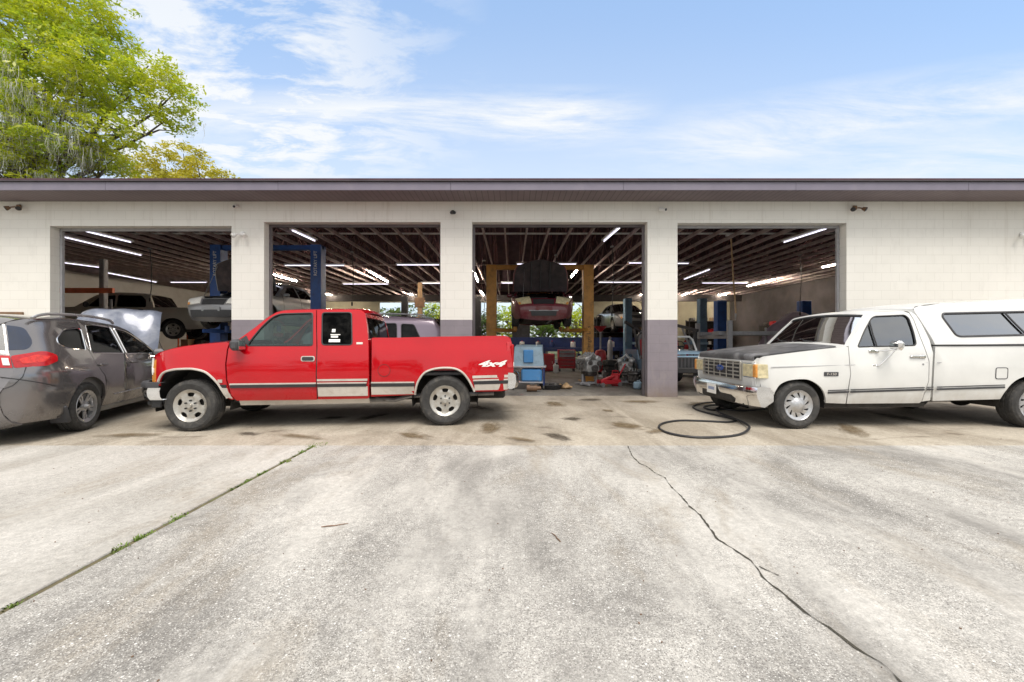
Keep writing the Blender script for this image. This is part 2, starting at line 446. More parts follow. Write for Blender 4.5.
# ------------------------------------------------------------------ ground and paving
YF = 9.37            # front face of the garage
def ground_mat(name, kind):
    m, nt, b = base_mat(name); o = nt.obj()
    x, y, z = nt.sep(o)[:3]
    if kind == 'grass':
        c = nt.mix(nt.ramp(nt.noise(o, .6, 8, .7), .35, .65), (.05, .075, .018), (.12, .11, .05))
        c = nt.mix(nt.ramp(nt.noise(o, 30, 4), .4, .7, 0, .6), c, (.03, .045, .012))
        nt.l.new(c, b.inputs['Base Color']); b.inputs['Roughness'].default_value = .95
        nt.l.new(nt.bump(nt.noise(o, 40, 4), 1, .05), b.inputs['Normal']); return m
    str_ = nt.noise(nt.mapping(o, (1.7, .12, 1), (1.2, 0, 0)), 1.3, 6, .62, .9)       # streaks running towards the doors
    blot = nt.noise(nt.mapping(o, (1, .6, 1)), .8, 9, .68, .4)
    fine = nt.noise(o, 24, 8, .75)
    grit = nt.voro(o, 165, 'Color'); gr = nt.sep(grit)[0]
    gd = nt.voro(o, 165)
    peb = nt.math('MULTIPLY', nt.ramp(gr, .82, .86), nt.ramp(gd, .55, .25))
    drk = nt.math('MULTIPLY', nt.ramp(gr, .36, .25), nt.ramp(gd, .65, .3))
    mott = nt.ramp(nt.noise(o, 90, 3, .8), .36, .66, .64, 1.26)
    mott2 = nt.ramp(nt.noise(o, 17, 5, .8), .36, .64, .82, 1.12)
    big = nt.voro(o, 64, 'Color'); bd = nt.voro(o, 64)
    peb2 = nt.math('MULTIPLY', nt.ramp(nt.sep(big)[1], .93, .95), nt.ramp(bd, .40, .25))
    if kind == 'left':
        a, c_, worn = (.50, .478, .44), (.40, .38, .345), .45
    elif kind == 'mid':
        a, c_, worn = (.50, .478, .44), (.265, .252, .232), 1.0
    elif kind == 'apron':
        a, c_, worn = (.46, .41, .335), (.29, .25, .195), .4
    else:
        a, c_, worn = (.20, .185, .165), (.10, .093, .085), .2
    base = nt.mix(nt.ramp(blot, .41, .60), a, c_)
    base = nt.mix(nt.ramp(str_, .50, .70, 0, .5 if kind != 'floor' else .3), base, tuple(min(1, q*1.22) for q in a))
    dirt = nt.math('MULTIPLY', nt.ramp(nt.noise(nt.mapping(o, (.9, .35, 1), (5, 3, 0)), 1.1, 7, .7, .8), .52, .70, 0, .7), 1.0)
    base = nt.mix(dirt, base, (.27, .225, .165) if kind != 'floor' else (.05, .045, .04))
    # patches where the cement skin has worn off show dark and light aggregate
    wear = nt.math('MULTIPLY', nt.ramp(nt.noise(nt.mapping(o, (1, .5, 1), (9, 2, 0)), 1.2, 8, .7), .42, .56, .08, 1), worn)
    ff = nt.ramp(fine, .3, .72, .74, 1.2)
    base = nt.mix(1, base, nt.comb(ff, ff, ff), 'MULTIPLY')
    base = nt.mix(nt.ramp(wear, .1, .8, .35, 1), base, nt.mix(1, base, nt.comb(nt.math('MULTIPLY', mott, mott2), nt.math('MULTIPLY', mott, mott2), nt.math('MULTIPLY', mott, mott2)), 'MULTIPLY'))
    base = nt.mix(nt.math('MULTIPLY', drk, nt.math('MULTIPLY', wear, .85)), base, (.13, .12, .11))
    base = nt.mix(nt.math('MULTIPLY', peb, nt.math('MULTIPLY', wear, .8)), base, (.76, .74, .70))
    base = nt.mix(nt.math('MULTIPLY', peb2, nt.math('MULTIPLY', wear, .85)), base, (.78, .76, .72))
    if kind == 'apron':
        oil = nt.math('MULTIPLY', nt.ramp(nt.noise(nt.mapping(o, (.55, 1.1, 1), (2.2, 8.1, 0)), 1.5, 6, .6, .5), .60, .68, 0, .65), 1.0)
        base = nt.mix(oil, base, (.12, .09, .065))
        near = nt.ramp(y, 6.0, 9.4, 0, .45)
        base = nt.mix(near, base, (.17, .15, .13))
    nt.l.new(base, b.inputs['Base Color'])
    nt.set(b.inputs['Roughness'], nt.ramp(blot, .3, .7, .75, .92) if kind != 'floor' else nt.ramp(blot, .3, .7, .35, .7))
    b.inputs['Specular IOR Level'].default_value = .3
    h = nt.math('ADD', nt.math('MULTIPLY', fine, .6), nt.math('MULTIPLY', nt.math('MULTIPLY', gd, -1), nt.math('MULTIPLY', wear, .5)))
    nt.l.new(nt.bump(h, .35, .012), b.inputs['Normal'])
    return m
def sheet(name, x0, x1, y0, y1, z, m, thick=.0, label=None):
    mb = MB()
    if thick: mb.box(((x0+x1)/2, (y0+y1)/2, z-thick/2), (x1-x0, y1-y0, thick), .006)
    else: mb.add([(x0, y0, z), (x1, y0, z), (x1, y1, z), (x0, y1, z)], [(0, 1, 2, 3)])
    return tag(mb.build(name, m), label, None, None, 'structure')
M['grass'] = ground_mat('rough_grass', 'grass')
M['soil'] = mat('joint_soil', (.12, .10, .055), .95, var=.4, scale=12, bump=.5, dirt=(.10, .14, .03), dscale=5, damt=.9)
sheet('ground', -900, 900, -900, 900, -.06, M['grass'], label='rough grassy ground around the garage')
sheet('joint_soil', -30, 30, -14, YF+.1, -.010, M['soil'], label='dark soil showing in the paving joints')
JX = -2.42
sheet('driveway', -30, JX-.022, -14, 5.03, 0, ground_mat('concrete_left', 'left'), .1, 'smooth pale concrete slab left of the weedy joint')
sheet('driveway', JX+.022, 30, -14, 5.03, 0, ground_mat('concrete_mid', 'mid'), .1, 'worn speckled concrete slab with a long crack')
sheet('apron', -30, 30, 5.042, YF+.22, 0, ground_mat('concrete_apron', 'apron'), .1, 'brown stained concrete apron before the bays')
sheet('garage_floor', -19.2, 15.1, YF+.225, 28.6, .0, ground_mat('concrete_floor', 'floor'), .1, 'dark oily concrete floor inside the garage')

# the crack, a thin ragged opening filled with dirt
cp = [(628, 446), (632, 456), (640, 464), (646, 466), (655, 473), (665, 478), (672, 488), (680, 495), (690, 507), (700, 515), (718, 540), (733, 549), (751, 561), (758, 569),
      (762, 577), (772, 586), (781, 592), (790, 600), (804, 612), (829, 628), (843, 638), (855, 648), (881, 663), (893, 674), (903, 686), (930, 712)]
def gp(px, py): Y = 410*1.28/(py-341); return Vector(((px-512)/410*Y, Y, 0))
def ribbon(pts, wid, z, jit=.5):
    V = []; F = []; P = []
    for a, b in zip(pts, pts[1:]):
        k = max(2, int((b-a).length/.03))
        for j in range(k): P.append(a.lerp(b, j/k))
    for i, p in enumerate(P):
        if random.random() < .06: wid_j = random.uniform(1.2, 2.6)
        else: wid_j = 1
        d = (P[min(i+1, len(P)-1)]-P[max(0, i-1)]).normalized(); nn = Vector((-d.y, d.x, 0))
        q = p+nn*random.uniform(-1, 1)*wid*.8
        w_ = wid*wid_j*random.uniform(1-jit, 1+jit)
        V += [(q.x+nn.x*w_, q.y+nn.y*w_, z), (q.x-nn.x*w_, q.y-nn.y*w_, z)]
        if i: F.append((2*i-2, 2*i-1, 2*i+1, 2*i))
    return V, F
mb = MB(); mb.add(*ribbon([gp(*p) for p in cp], .0043, .004, .9)); mb.add(*ribbon([gp(759, 567), gp(772, 573), gp(786, 579)], .003, .0045))
tag(mb.build('crack', mat('crack_dirt', (.05, .045, .032), .95, var=.5, scale=20)), 'thin jagged dark crack running across the concrete', None, None, 'structure')
# damp oil and rust stains soaked into the apron
def blob(cx, cy, rx, ry, seed, nn=36):
    r_ = random.Random(seed); ph = [r_.uniform(0, 6.28) for _ in range(5)]
    return [(cx+rx*math.cos(a)*k, cy+ry*math.sin(a)*k) for a in [2*math.pi*i/nn for i in range(nn)]
            for k in [1+sum(.16/(q+1)*math.sin((q+2)*a+ph[q]) for q in range(5))]]
def stain_mat(name, c, amt):
    m = bpy.data.materials.new(name); m.use_nodes = True; nt = NT(m.node_tree); nt.n.clear(); o = nt.obj()
    ln = nt.add('ShaderNodeVectorMath', operation='LENGTH'); nt.l.new(o, ln.inputs[0])
    info = nt.add('ShaderNodeObjectInfo').outputs['Random']
    ofs = nt.add('ShaderNodeVectorMath', operation='ADD'); nt.l.new(o, ofs.inputs[0]); nt.l.new(nt.comb(nt.math('MULTIPLY', info, 50), 0, 0), ofs.inputs[1])
    r = nt.math('ADD', ln.outputs['Value'], nt.math('MULTIPLY', nt.math('SUBTRACT', nt.noise(ofs.outputs[0], 1.3, 8, .68), .5), 2.3))
    f = nt.math('MULTIPLY', nt.ramp(r, .95, .35), nt.ramp(nt.noise(ofs.outputs[0], 3.5, 8, .7), .3, .65, .45*amt, amt))
    d = nt.add('ShaderNodeBsdfDiffuse'); d.inputs[0].default_value = c+(1,)
    mx = nt.add('ShaderNodeMixShader'); nt.l.new(f, mx.inputs[0]); nt.l.new(nt.add('ShaderNodeBsdfTransparent').outputs[0], mx.inputs[1]); nt.l.new(d.outputs[0], mx.inputs[2])
    nt.l.new(mx.outputs[0], nt.add('ShaderNodeOutputMaterial').inputs[0]); return m
M['stain'] = stain_mat('oil_stain', (.15, .105, .055), .72)
M['stain_dark'] = stain_mat('dark_oil_stain', (.06, .047, .036), .75)
for k, (px, py, rx, ry, mm) in enumerate([(572, 419, .20, .17, 'stain_dark'), (628, 426, .27, .42, 'stain'), (556, 404, .42, .30, 'stain'), (558, 437, .32, .15, 'stain_dark'), (249, 434, .26, .11, 'stain_dark'),
                                    (333, 418, .3, .14, 'stain_dark'), (372, 417, .4, .16, 'stain_dark'), (608, 411, .2, .12, 'stain'), (415, 436, .36, .17, 'stain'), (640, 402, .5, .25, 'stain'), (700, 404, .5, .22, 'stain'),
                                    (490, 428, .5, .22, 'stain'), (480, 408, .45, .2, 'stain_dark'), (300, 437, .5, .12, 'stain'), (590, 400, .35, .2, 'stain_dark'), (850, 430, .6, .2, 'stain'), (900, 418, .5, .2, 'stain_dark'), (520, 440, .3, .1, 'stain'), (130, 436, .5, .15, 'stain'), (655, 432, .2, .12, 'stain'), (440, 412, .5, .2, 'stain_dark')]):
    g = gp(px, py)
    mb = MB(); mb.add([(x, y, 0) for x, y in circ((0, 0), 1.25, 28)], [tuple(range(28))])
    o = mb.build('oil_stain', M[mm]); o.location = (g.x, g.y, .004+.0006*k); o.scale = (rx, ry, 1); o.rotation_euler = (0, 0, k*.7)
    tag(o, 'dark oil stain soaked into the apron', None, None, 'structure')

def tufts(name, spots, mats, label):
    V = []; F = []
    for (x, y, rad, h, cnt) in spots:
        for _ in range(cnt):
            a = random.uniform(0, 6.28); r = rad*math.sqrt(random.random())
            bx, by = x+r*math.cos(a), y+r*math.sin(a)
            hh = h*random.uniform(.4, 1); d = random.uniform(0, 6.28); ln = hh*random.uniform(.2, 1.1)
            wv = Vector((-math.sin(d), math.cos(d), 0))*random.uniform(.002, .006)
            p0 = Vector((bx, by, -.015)); p1 = p0+Vector((math.cos(d)*ln*.4, math.sin(d)*ln*.4, hh*.7)); p2 = p0+Vector((math.cos(d)*ln, math.sin(d)*ln, hh))
            b = len(V); V += [p0-wv, p0+wv, p1+wv*.9, p1-wv*.9, p2]
            F += [(b, b+1, b+2, b+3), (b+3, b+2, b+4)]
    mb = MB(); mb.add(V, F)
    return tag(mb.build(name, mats), label, 'weeds', None, 'stuff')
M['weed'] = mat('weed_green', (.11, .17, .025), .7, var=.5, scale=9, dirt=(.25, .2, .08), dscale=6, damt=.7)
sp = []
for k in range(170):
    y = random.uniform(.9, 5.0); dens = .3+.6*math.sin(y*5.1+1)+.45*math.sin(y*13)
    if random.random() < .12+.6*dens: sp.append((JX+random.uniform(-.012, .012), y, random.uniform(.015, .06), random.uniform(.008, .034), 28))
sp += [(JX+.03, 5.03, .13, .03, 110), (JX-.06, 5.035, .08, .02, 40), (JX+.02, 4.35, .06, .04, 90), (JX, 4.7, .03, .03, 30)]
tufts('weeds', sp, M['weed'], 'low green weeds growing along the joint of the concrete')
sp = [(random.uniform(9.6, 11.2), random.uniform(8.75, 9.25), .1, random.uniform(.05, .2), 50) for _ in range(36)]
tufts('weeds', sp, M['weed'], 'scruffy weeds along the wall behind the white pickup')
# dead twigs on the slab
for px, py, a, L, lab in ((335, 526, .35, .17, 'thin dead twig lying left of the middle of the slab'), (556, 538, 1.9, .12, 'short dark twig lying in the middle of the slab')):
    g = gp(px, py); r_ = random.Random(px)
    pts = [g+Vector((math.cos(a)*t*L+r_.uniform(-.006, .006), math.sin(a)*t*L+r_.uniform(-.006, .006), .006)) for t in [i/6-.5 for i in range(7)]]
    mb = MB().tube(pts, [.003, .004, .004, .0035, .003, .003, .002], 6); tag(mb.build('twig', M['brown']), lab, 'twig')
r_ = random.Random(4)
V = MB()
for k in range(260):
    y = r_.uniform(1.0, 9); x = r_.uniform(-1.3, 1.3)*y
    q = r_.uniform(.0015, .0045); a = r_.uniform(0, 6)
    V.box((x, y, .003), (q*2.2, q*1.5, .004), .001, Matrix.Rotation(a, 3, 'Z'))
tag(V.build('leaf_litter', M['brown']), 'scattered specks of leaf litter on the concrete', 'litter', None, 'stuff')

# ------------------------------------------------------------------ the garage
XL, XR, YB = -19.3, 15.3, 28.4
YE = 8.69; RY = (YE+YB+.68)/2; RZ = 4.68+.2*(RY-YE)
OPEN = [(50, 231.5, 226), (264, 440.5, 222), (472, 647.5, 222), (677.5, 846.5, 223)]
S = 410/YF
ops = [((a-512)/S, (b-512)/S, 1.28+(341-t)/S) for a, b, t in OPEN]
garage = empty('repair_garage', (-2, YF, 0), 0, 'long cream block garage with four open bays and purple grey lower band', 'garage')
def gobj(o): o.matrix_parent_inverse = Matrix.Translation((2, -YF, 0)); return o
def block_mat():
    m, nt, b = base_mat('painted_block'); o = nt.obj(); x, y, z = nt.sep(o)[:3]
    vec = nt.comb(nt.math('ADD', x, y), z, 0)
    br = nt.add('ShaderNodeTexBrick'); nt.l.new(nt.mapping(vec, (1, 1, 1), (.07, .005, 0)), br.inputs['Vector'])
    br.inputs['Scale'].default_value = 1; br.inputs['Brick Width'].default_value = .4064; br.inputs['Row Height'].default_value = .2032
    br.inputs['Mortar Size'].default_value = .006; br.inputs['Mortar Smooth'].default_value = .6; br.offset = .5
    br.inputs['Color1'].default_value = (.98, .98, .98, 1); br.inputs['Color2'].default_value = (1, 1, 1, 1); br.inputs['Mortar'].default_value = (.87, .87, .86, 1)
    cream = nt.mix(nt.ramp(nt.noise(o, .7, 6), .35, .7), (.745, .725, .675), (.79, .77, .72))
    purple = nt.mix(nt.ramp(nt.noise(o, 2, 6), .35, .7), (.225, .20, .225), (.27, .24, .265))
    c = nt.mix(nt.math('GREATER_THAN', z, 1.765), purple, cream)
    c = nt.mix(1, c, br.outputs['Color'], 'MULTIPLY')
    scuff = nt.math('MULTIPLY', nt.ramp(nt.noise(nt.mapping(o, (1, 1, .5)), 3.5, 9, .72), .55, .72), nt.ramp(z, 1.8, .1, .12, .65))
    c = nt.mix(scuff, c, (.32, .29, .27))
    foot = nt.math('MULTIPLY', nt.ramp(z, .34, .0), nt.ramp(nt.noise(o, 6, 8, .7), .3, .6, .2, .8))
    c = nt.mix(foot, c, (.22, .17, .13))
    run = nt.math('MULTIPLY', nt.ramp(nt.noise(nt.mapping(o, (5, 5, .25)), 1.6, 6, .6), .56, .74, 0, .34), nt.ramp(z, 1.8, 4.4))
    c = nt.mix(run, c, (.45, .40, .33))
    nt.l.new(c, b.inputs['Base Color']); b.inputs['Roughness'].default_value = .55; b.inputs['Specular IOR Level'].default_value = .3
    h = nt.math('ADD', nt.math('MULTIPLY', br.outputs['Fac'], -1), nt.math('MULTIPLY', nt.noise(o, 70, 5), .25))
    nt.l.new(nt.bump(h, .35, .006), b.inputs['Normal'])
    return m
M['block'] = block_mat()
def notch_wall(name, y, openings, m, z1, thick, out, parent):
    pts = [(XL, 0)]
    for a, b, t in openings: pts += [(a, 0), (a, t), (b, t), (b, 0)]
    pts += [(XR, 0), (XR, z1), (XL, z1)]
    return gobj(panel(name, pts, m, lambda u, v: (u, y, v), out, parent, grid=0, thick=thick, angle=30))
notch_wall('front_wall', YF, ops, M['block'], 4.47, .2, (0, -1, 0), garage)
rear = [(-9.2, -5.0, 3.95), (-4.1, .1, 3.95), (1.0, 5.2, 3.95)]
notch_wall('rear_wall', YB, rear, M['yellowwall'], 4.47, .2, (0, -1, 0), garage)
for x in (XL, XR):
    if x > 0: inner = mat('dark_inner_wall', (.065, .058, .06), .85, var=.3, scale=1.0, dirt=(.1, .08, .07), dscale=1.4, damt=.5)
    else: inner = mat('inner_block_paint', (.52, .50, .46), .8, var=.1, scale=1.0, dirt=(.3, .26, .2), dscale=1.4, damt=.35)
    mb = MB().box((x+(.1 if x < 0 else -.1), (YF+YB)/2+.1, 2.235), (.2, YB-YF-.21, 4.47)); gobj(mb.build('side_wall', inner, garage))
# gable ends and eave blocking close the roof space
for x in (XL, XR):
    x_ = x+(.1 if x < 0 else -.1)
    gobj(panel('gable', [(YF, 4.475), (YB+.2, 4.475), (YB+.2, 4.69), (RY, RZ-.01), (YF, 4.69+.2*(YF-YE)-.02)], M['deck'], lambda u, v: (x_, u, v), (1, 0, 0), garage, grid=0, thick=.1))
for y_ in (YF+.03, YB+.15): gobj(MB().box(((XL+XR)/2, y_, 4.60), (XR-XL-.5, .05, .25), .0).build('eave_blocking', M['deck'], garage))
# white metal jambs and heads where the doors roll up, curved door track above
M['track_dark'] = mat('dark_door_track', (.13, .115, .125), .5, .3, var=.2)
for a, b, t in ops:
    mb = MB()
    for x, sg in ((a, 1), (b, -1)): mb.box((x+sg*.025, YF+.235, t/2), (.05, .065, t), .004)
    mb.box(((a+b)/2, YF+.235, t-.03), (b-a-.104, .065, .06), .004)
    gobj(mb.build('door_track', M['steelgrey'] if (a < -9 or b > 7) else M['track_dark'], garage))
    mb = MB().cyl((a+.1, YF+.42, t+.20), (b-.1, YF+.42, t+.20), .17, n=20)
    gobj(mb.build('rolled_door', mat('rolled_door_metal', (.45, .43, .40), .5, .2), garage))
# eaves
M['fascia'] = mat('lavender_fascia', (.175, .158, .205), .45, var=.08, dirt=(.22, .2, .22), dscale=3, damt=.35)
def soffit_mat():
    m, nt, b = base_mat('soffit_strip'); o = nt.obj()
    x = nt.sep(o)[0]
    wv = nt.math('FRACT', nt.math('MULTIPLY', x, 1/.13))
    gr = nt.ramp(nt.math('ABSOLUTE', nt.math('SUBTRACT', wv, .5)), .42, .48)
    c = nt.mix(nt.ramp(nt.noise(o, 1.5, 5), .3, .7), (.17, .135, .15), (.21, .17, .18))
    c = nt.mix(gr, c, (.09, .07, .08))
    nt.l.new(c, b.inputs['Base Color']); b.inputs['Roughness'].default_value = .6
    nt.l.new(nt.bump(gr, -.5, .01), b.inputs['Normal']); return m
M['soffit'] = soffit_mat()
YE = 8.69
gobj(MB().box(((XL+XR)/2, (YE+.025+YF)/2, 4.49), (XR-XL+.6, YF-YE-.025, .03)).build('soffit', M['soffit'], garage))
mb = MB()
x = XL-.3
while x < XR+.3:
    x2 = min(x+3.66, XR+.3); mb.box(((x+x2)/2, YE+.0125, 4.565), (x2-x-.004, .025, .175), .003); x = x2
gobj(mb.build('fascia', M['fascia'], garage))
mb = MB().box(((XL+XR)/2, YE-.004, 4.665), (XR-XL+.62, .07, .018), .003)
gobj(mb.build('drip_edge', mat('dark_drip_edge', (.05, .045, .05), .6), garage))
RY = (YE+YB+.68)/2; RZ = 4.68+.2*(RY-YE)
mb = MB()
th = .05
for y0, z0, y1, z1 in ((YE, 4.68, RY, RZ), (RY, RZ, YB+.88, 4.68)):
    x0, x1 = XL-.3, XR+.3
    mb.add([(x0, y0, z0), (x1, y0, z0), (x1, y1, z1), (x0, y1, z1), (x0, y0, z0+th), (x1, y0, z0+th), (x1, y1, z1+th), (x0, y1, z1+th)],
           [(3, 2, 1, 0), (4, 5, 6, 7), (0, 1, 5, 4), (1, 2, 6, 5), (2, 3, 7, 6), (3, 0, 4, 7)])
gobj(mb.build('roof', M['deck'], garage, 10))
# roof trusses, 2 ft apart, spanning front to back
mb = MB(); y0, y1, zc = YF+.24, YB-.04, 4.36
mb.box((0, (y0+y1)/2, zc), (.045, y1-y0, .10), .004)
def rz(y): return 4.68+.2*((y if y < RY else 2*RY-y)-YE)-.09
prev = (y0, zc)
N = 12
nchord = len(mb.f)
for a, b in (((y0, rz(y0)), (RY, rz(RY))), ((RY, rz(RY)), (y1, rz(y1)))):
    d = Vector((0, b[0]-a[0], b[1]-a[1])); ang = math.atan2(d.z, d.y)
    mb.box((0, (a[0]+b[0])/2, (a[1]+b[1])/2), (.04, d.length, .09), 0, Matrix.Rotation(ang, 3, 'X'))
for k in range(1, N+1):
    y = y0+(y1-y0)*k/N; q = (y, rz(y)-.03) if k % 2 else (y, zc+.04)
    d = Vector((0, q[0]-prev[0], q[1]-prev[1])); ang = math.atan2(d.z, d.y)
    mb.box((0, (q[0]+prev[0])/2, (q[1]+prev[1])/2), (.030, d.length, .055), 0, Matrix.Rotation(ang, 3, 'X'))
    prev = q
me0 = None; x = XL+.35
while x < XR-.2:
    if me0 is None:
        o = gobj(mb.build('roof_truss', M['truss'], garage)); me0 = o; o.data.materials.append(M['web_shade'])
        for p_ in o.data.polygons[nchord:]: p_.material_index = 1  # pale bottom chord, dark rest: bounce light and shade put into the colours
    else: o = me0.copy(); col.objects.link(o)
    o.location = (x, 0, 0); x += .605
for y, r in ((12.1, .022), (17.2, .018), (22.6, .018)):
    gobj(MB().box(((XL+XR)/2, y, 4.45 if y < 15 else 4.47), (XR-XL-.6, .09, .035), .004).build('truss_brace', M['whitemetal'] if y < 15 else M['truss'], garage))
gobj(MB().box(((XL+XR)/2, 26.5, 4.05), (XR-XL-1, .22, .42), .01).build('header_beam', mat('dark_header', (.03, .025, .025), .8), garage))
# brown side entry door at the left edge
bx = xat(24, YF)
mb = MB().box((bx-.04, YF-.02, .97), (.08, .05, 1.94), .006).box((bx-.55, YF-.02, 1.915), (.94, .05, .055), .006).box((bx-1.06, YF-.02, .97), (.08, .05, 1.94), .006)
dr = gobj(mb.build('entry_door_frame', M['doorwood'], garage))
MB().box((bx-.55, YF-.008, .945), (.936, .016, 1.88), .002).build('entry_door', mat('cream_door_paint', (.66, .62, .55), .5, var=.06), dr)
MB().ell((bx-.18, YF-.06, .98), (.03, .03, .03)).cyl((bx-.18, YF-.05, .98), (bx-.18, YF-.01, .98), .012).build('handle', M['steel'], dr)

# fluorescent lights under the trusses
LZ = 4.25
def light(x0, y0, x1, y1, lit, label, wid=.10):
    p0, p1 = Vector((x0, y0, LZ)), Vector((x1, y1, LZ)); d = p1-p0; c = (p0+p1)/2
    r = empty('strip_light', c, math.atan2(d.y, d.x), label, 'ceiling light', 'strip lights under the garage trusses')
    L = d.length
    MB().box((0, 0, .03), (L, wid, .05), .006).build('housing', M['whitemetal'], r)
    MB().cyl((-L/2+.04, 0, -.02), (L/2-.04, 0, -.02), .02 if lit else .014, n=10).build('tube', M['tube_lit'] if lit else M['tube_dim_glow'], r)
def lpx(px0, py0, px1, py1, lit, label, wid=.1):
    k = 410*(LZ-1.28)
    Y0, Y1 = min(27.6, k/(341-py0)), min(27.6, k/(341-py1))
    light(xat(px0, Y0), Y0, xat(px1, Y1), Y1, lit, label, wid)
LIGHTS = [
 (75, 228, 132, 242, 0, 'wide pale strip light nearest the leftmost bay door', .16), (62, 236, 142, 255, 0, 'thin pale strip light behind the wide one in the leftmost bay', .07),
 (62, 262, 100, 267, 0, 'pale strip light left of the grey post in the leftmost bay', .1), (105, 272, 157, 282, 0, 'long pale strip light above the raised beige pickup', .1), (170, 282, 207, 282, 0, 'crosswise pale strip light beside the silver car hood', .08),
 (291.5, 229.5, 315.6, 240.6, 0, 'pale strip light over the blue lift column behind the red pickup', .14), (269, 249, 301, 249, 0, 'crosswise pale strip light left of the blue lift column', .08), (284, 265, 345, 265, 0, 'long crosswise strip light crossing behind the blue lift column', .08),
 (396, 264.4, 440, 264.4, 0, 'crosswise strip light by the right pillar of the second bay', .08), (342.5, 283.7, 389, 283.7, 0, 'far crosswise strip light low in the second bay', .08), (421, 283, 441, 283, 0, 'short crosswise strip light beside the right pillar of the second bay', .08),
 (369, 271, 388, 281.4, 1, 'lit warm strip light in the middle of the second bay', .1), (269, 273, 297, 281, 1, 'lit strip light above the dark car behind the pillar', .1), (321, 292.5, 340, 297.5, 1, 'far lit strip light right of the blue column', .1), (409, 293.5, 418, 297.6, 1, 'farthest lit strip light above the mauve van', .1),
 (603.6, 241, 619.8, 227, 0, 'pale strip light nearest the door of the bay with the maroon car', .14), (628, 262.5, 646, 262.5, 0, 'crosswise strip light by the purple pillar in the third bay', .08), (598, 282, 643, 282, 0, 'long crosswise strip light right of the yellow lift', .08),
 (571, 277, 577, 270, 1, 'lit strip light beside the maroon raised hood', .1), (633, 297, 643, 294, 1, 'far lit strip light over the yellowed wall', .1), (473, 270, 478, 281, 1, 'lit strip light left of the yellow lift column', .1), (480.5, 291, 485, 297, 1, 'far lit strip light left of the yellow lift column', .1),
 (501, 282.7, 516, 282.7, 0, 'crosswise strip light inside the left yellow column', .08), (516, 263.6, 577, 263.6, 0, 'crosswise strip light behind the maroon raised hood', .08),
 (701.5, 282.7, 748, 282.7, 0, 'long crosswise strip light in the rightmost bay', .08), (747, 286, 775, 279, 1, 'lit strip light in the middle of the rightmost bay', .1), (705, 298, 726.6, 293.7, 1, 'far lit strip light low over the yellowed rear wall', .1), (684, 279, 710, 269, 0, 'pale strip light at the left of the rightmost bay', .1),
 (783, 242, 827.7, 227.5, 0, 'pale strip light nearest the rightmost bay door', .14), (822, 267, 838, 263.2, 1, 'lit orange strip light by the right jamb', .1), (677, 263, 689.5, 263, 0, 'crosswise strip light beside the purple pillar in the rightmost bay', .08), (679, 296, 689, 292.5, 1, 'lit strip light low behind the purple pillar', .1)]
for q in LIGHTS: lpx(*q)

# fittings on the front wall
def flood(px, py, label, white=True):
    c = at(px, py, YF); r = empty('flood_light', (c.x, YF, c.z), 0, label, 'wall light')
    mm = M['whitemetal'] if white else M['doorwood']
    MB().box((0, -.03, 0), (.12, .06, .12), .02).build('base', mm, r)
    for sg in (-1, 1):
        a = Vector((sg*.05, -.06, -.01)); b = Vector((sg*.13, -.13, -.05)); e = Vector((sg*.18, -.19, -.10))
        h = MB().cyl(a, b, .018).cyl(b, e, .04, .065, 16).build('lamp_head', mm, r)
        MB().cyl(e, e+(e-b).normalized()*.012, .06, .05, 16).build('lens', M['clear'] if white else M['black'], h)
    r.scale = (.8, .8, .8)
    return r
flood(20, 207, 'dark twin floodlight at the left end above the leftmost bay', False)
flood(243, 234, 'white twin floodlight on the pillar beside the leftmost bay', True)
flood(854, 208, 'dark twin floodlight right of the rightmost bay', False)
flood(1021, 235, 'twin floodlight on the plain wall above the white pickup', True)
for px, py, lab in ((237, 207, 'small white camera under the eave above the left pillar'), (453, 213, 'small dark camera above the pillar behind the red pickup bed'), (660, 210, 'small white camera above the purple pillar')):
    c = at(px, py, YF); r = empty('security_camera', (c.x, YF, c.z), 0, lab, 'camera')
    dark = px == 453
    MB().box((0, -.02, .02), (.07, .04, .07), .01).cyl((0, -.03, .02), (0, -.08, -.02), .015).build('bracket', M['black'] if dark else M['whitemetal'], r)
    b = MB().cyl((-.03, -.06, -.01), (.06, -.19, -.05), .035, n=14).build('body', M['black'] if dark else M['whitemetal'], r)
    MB().cyl((.06, -.19, -.05), (.066, -.199, -.053), .028, n=14).build('lens', M['black'], b)
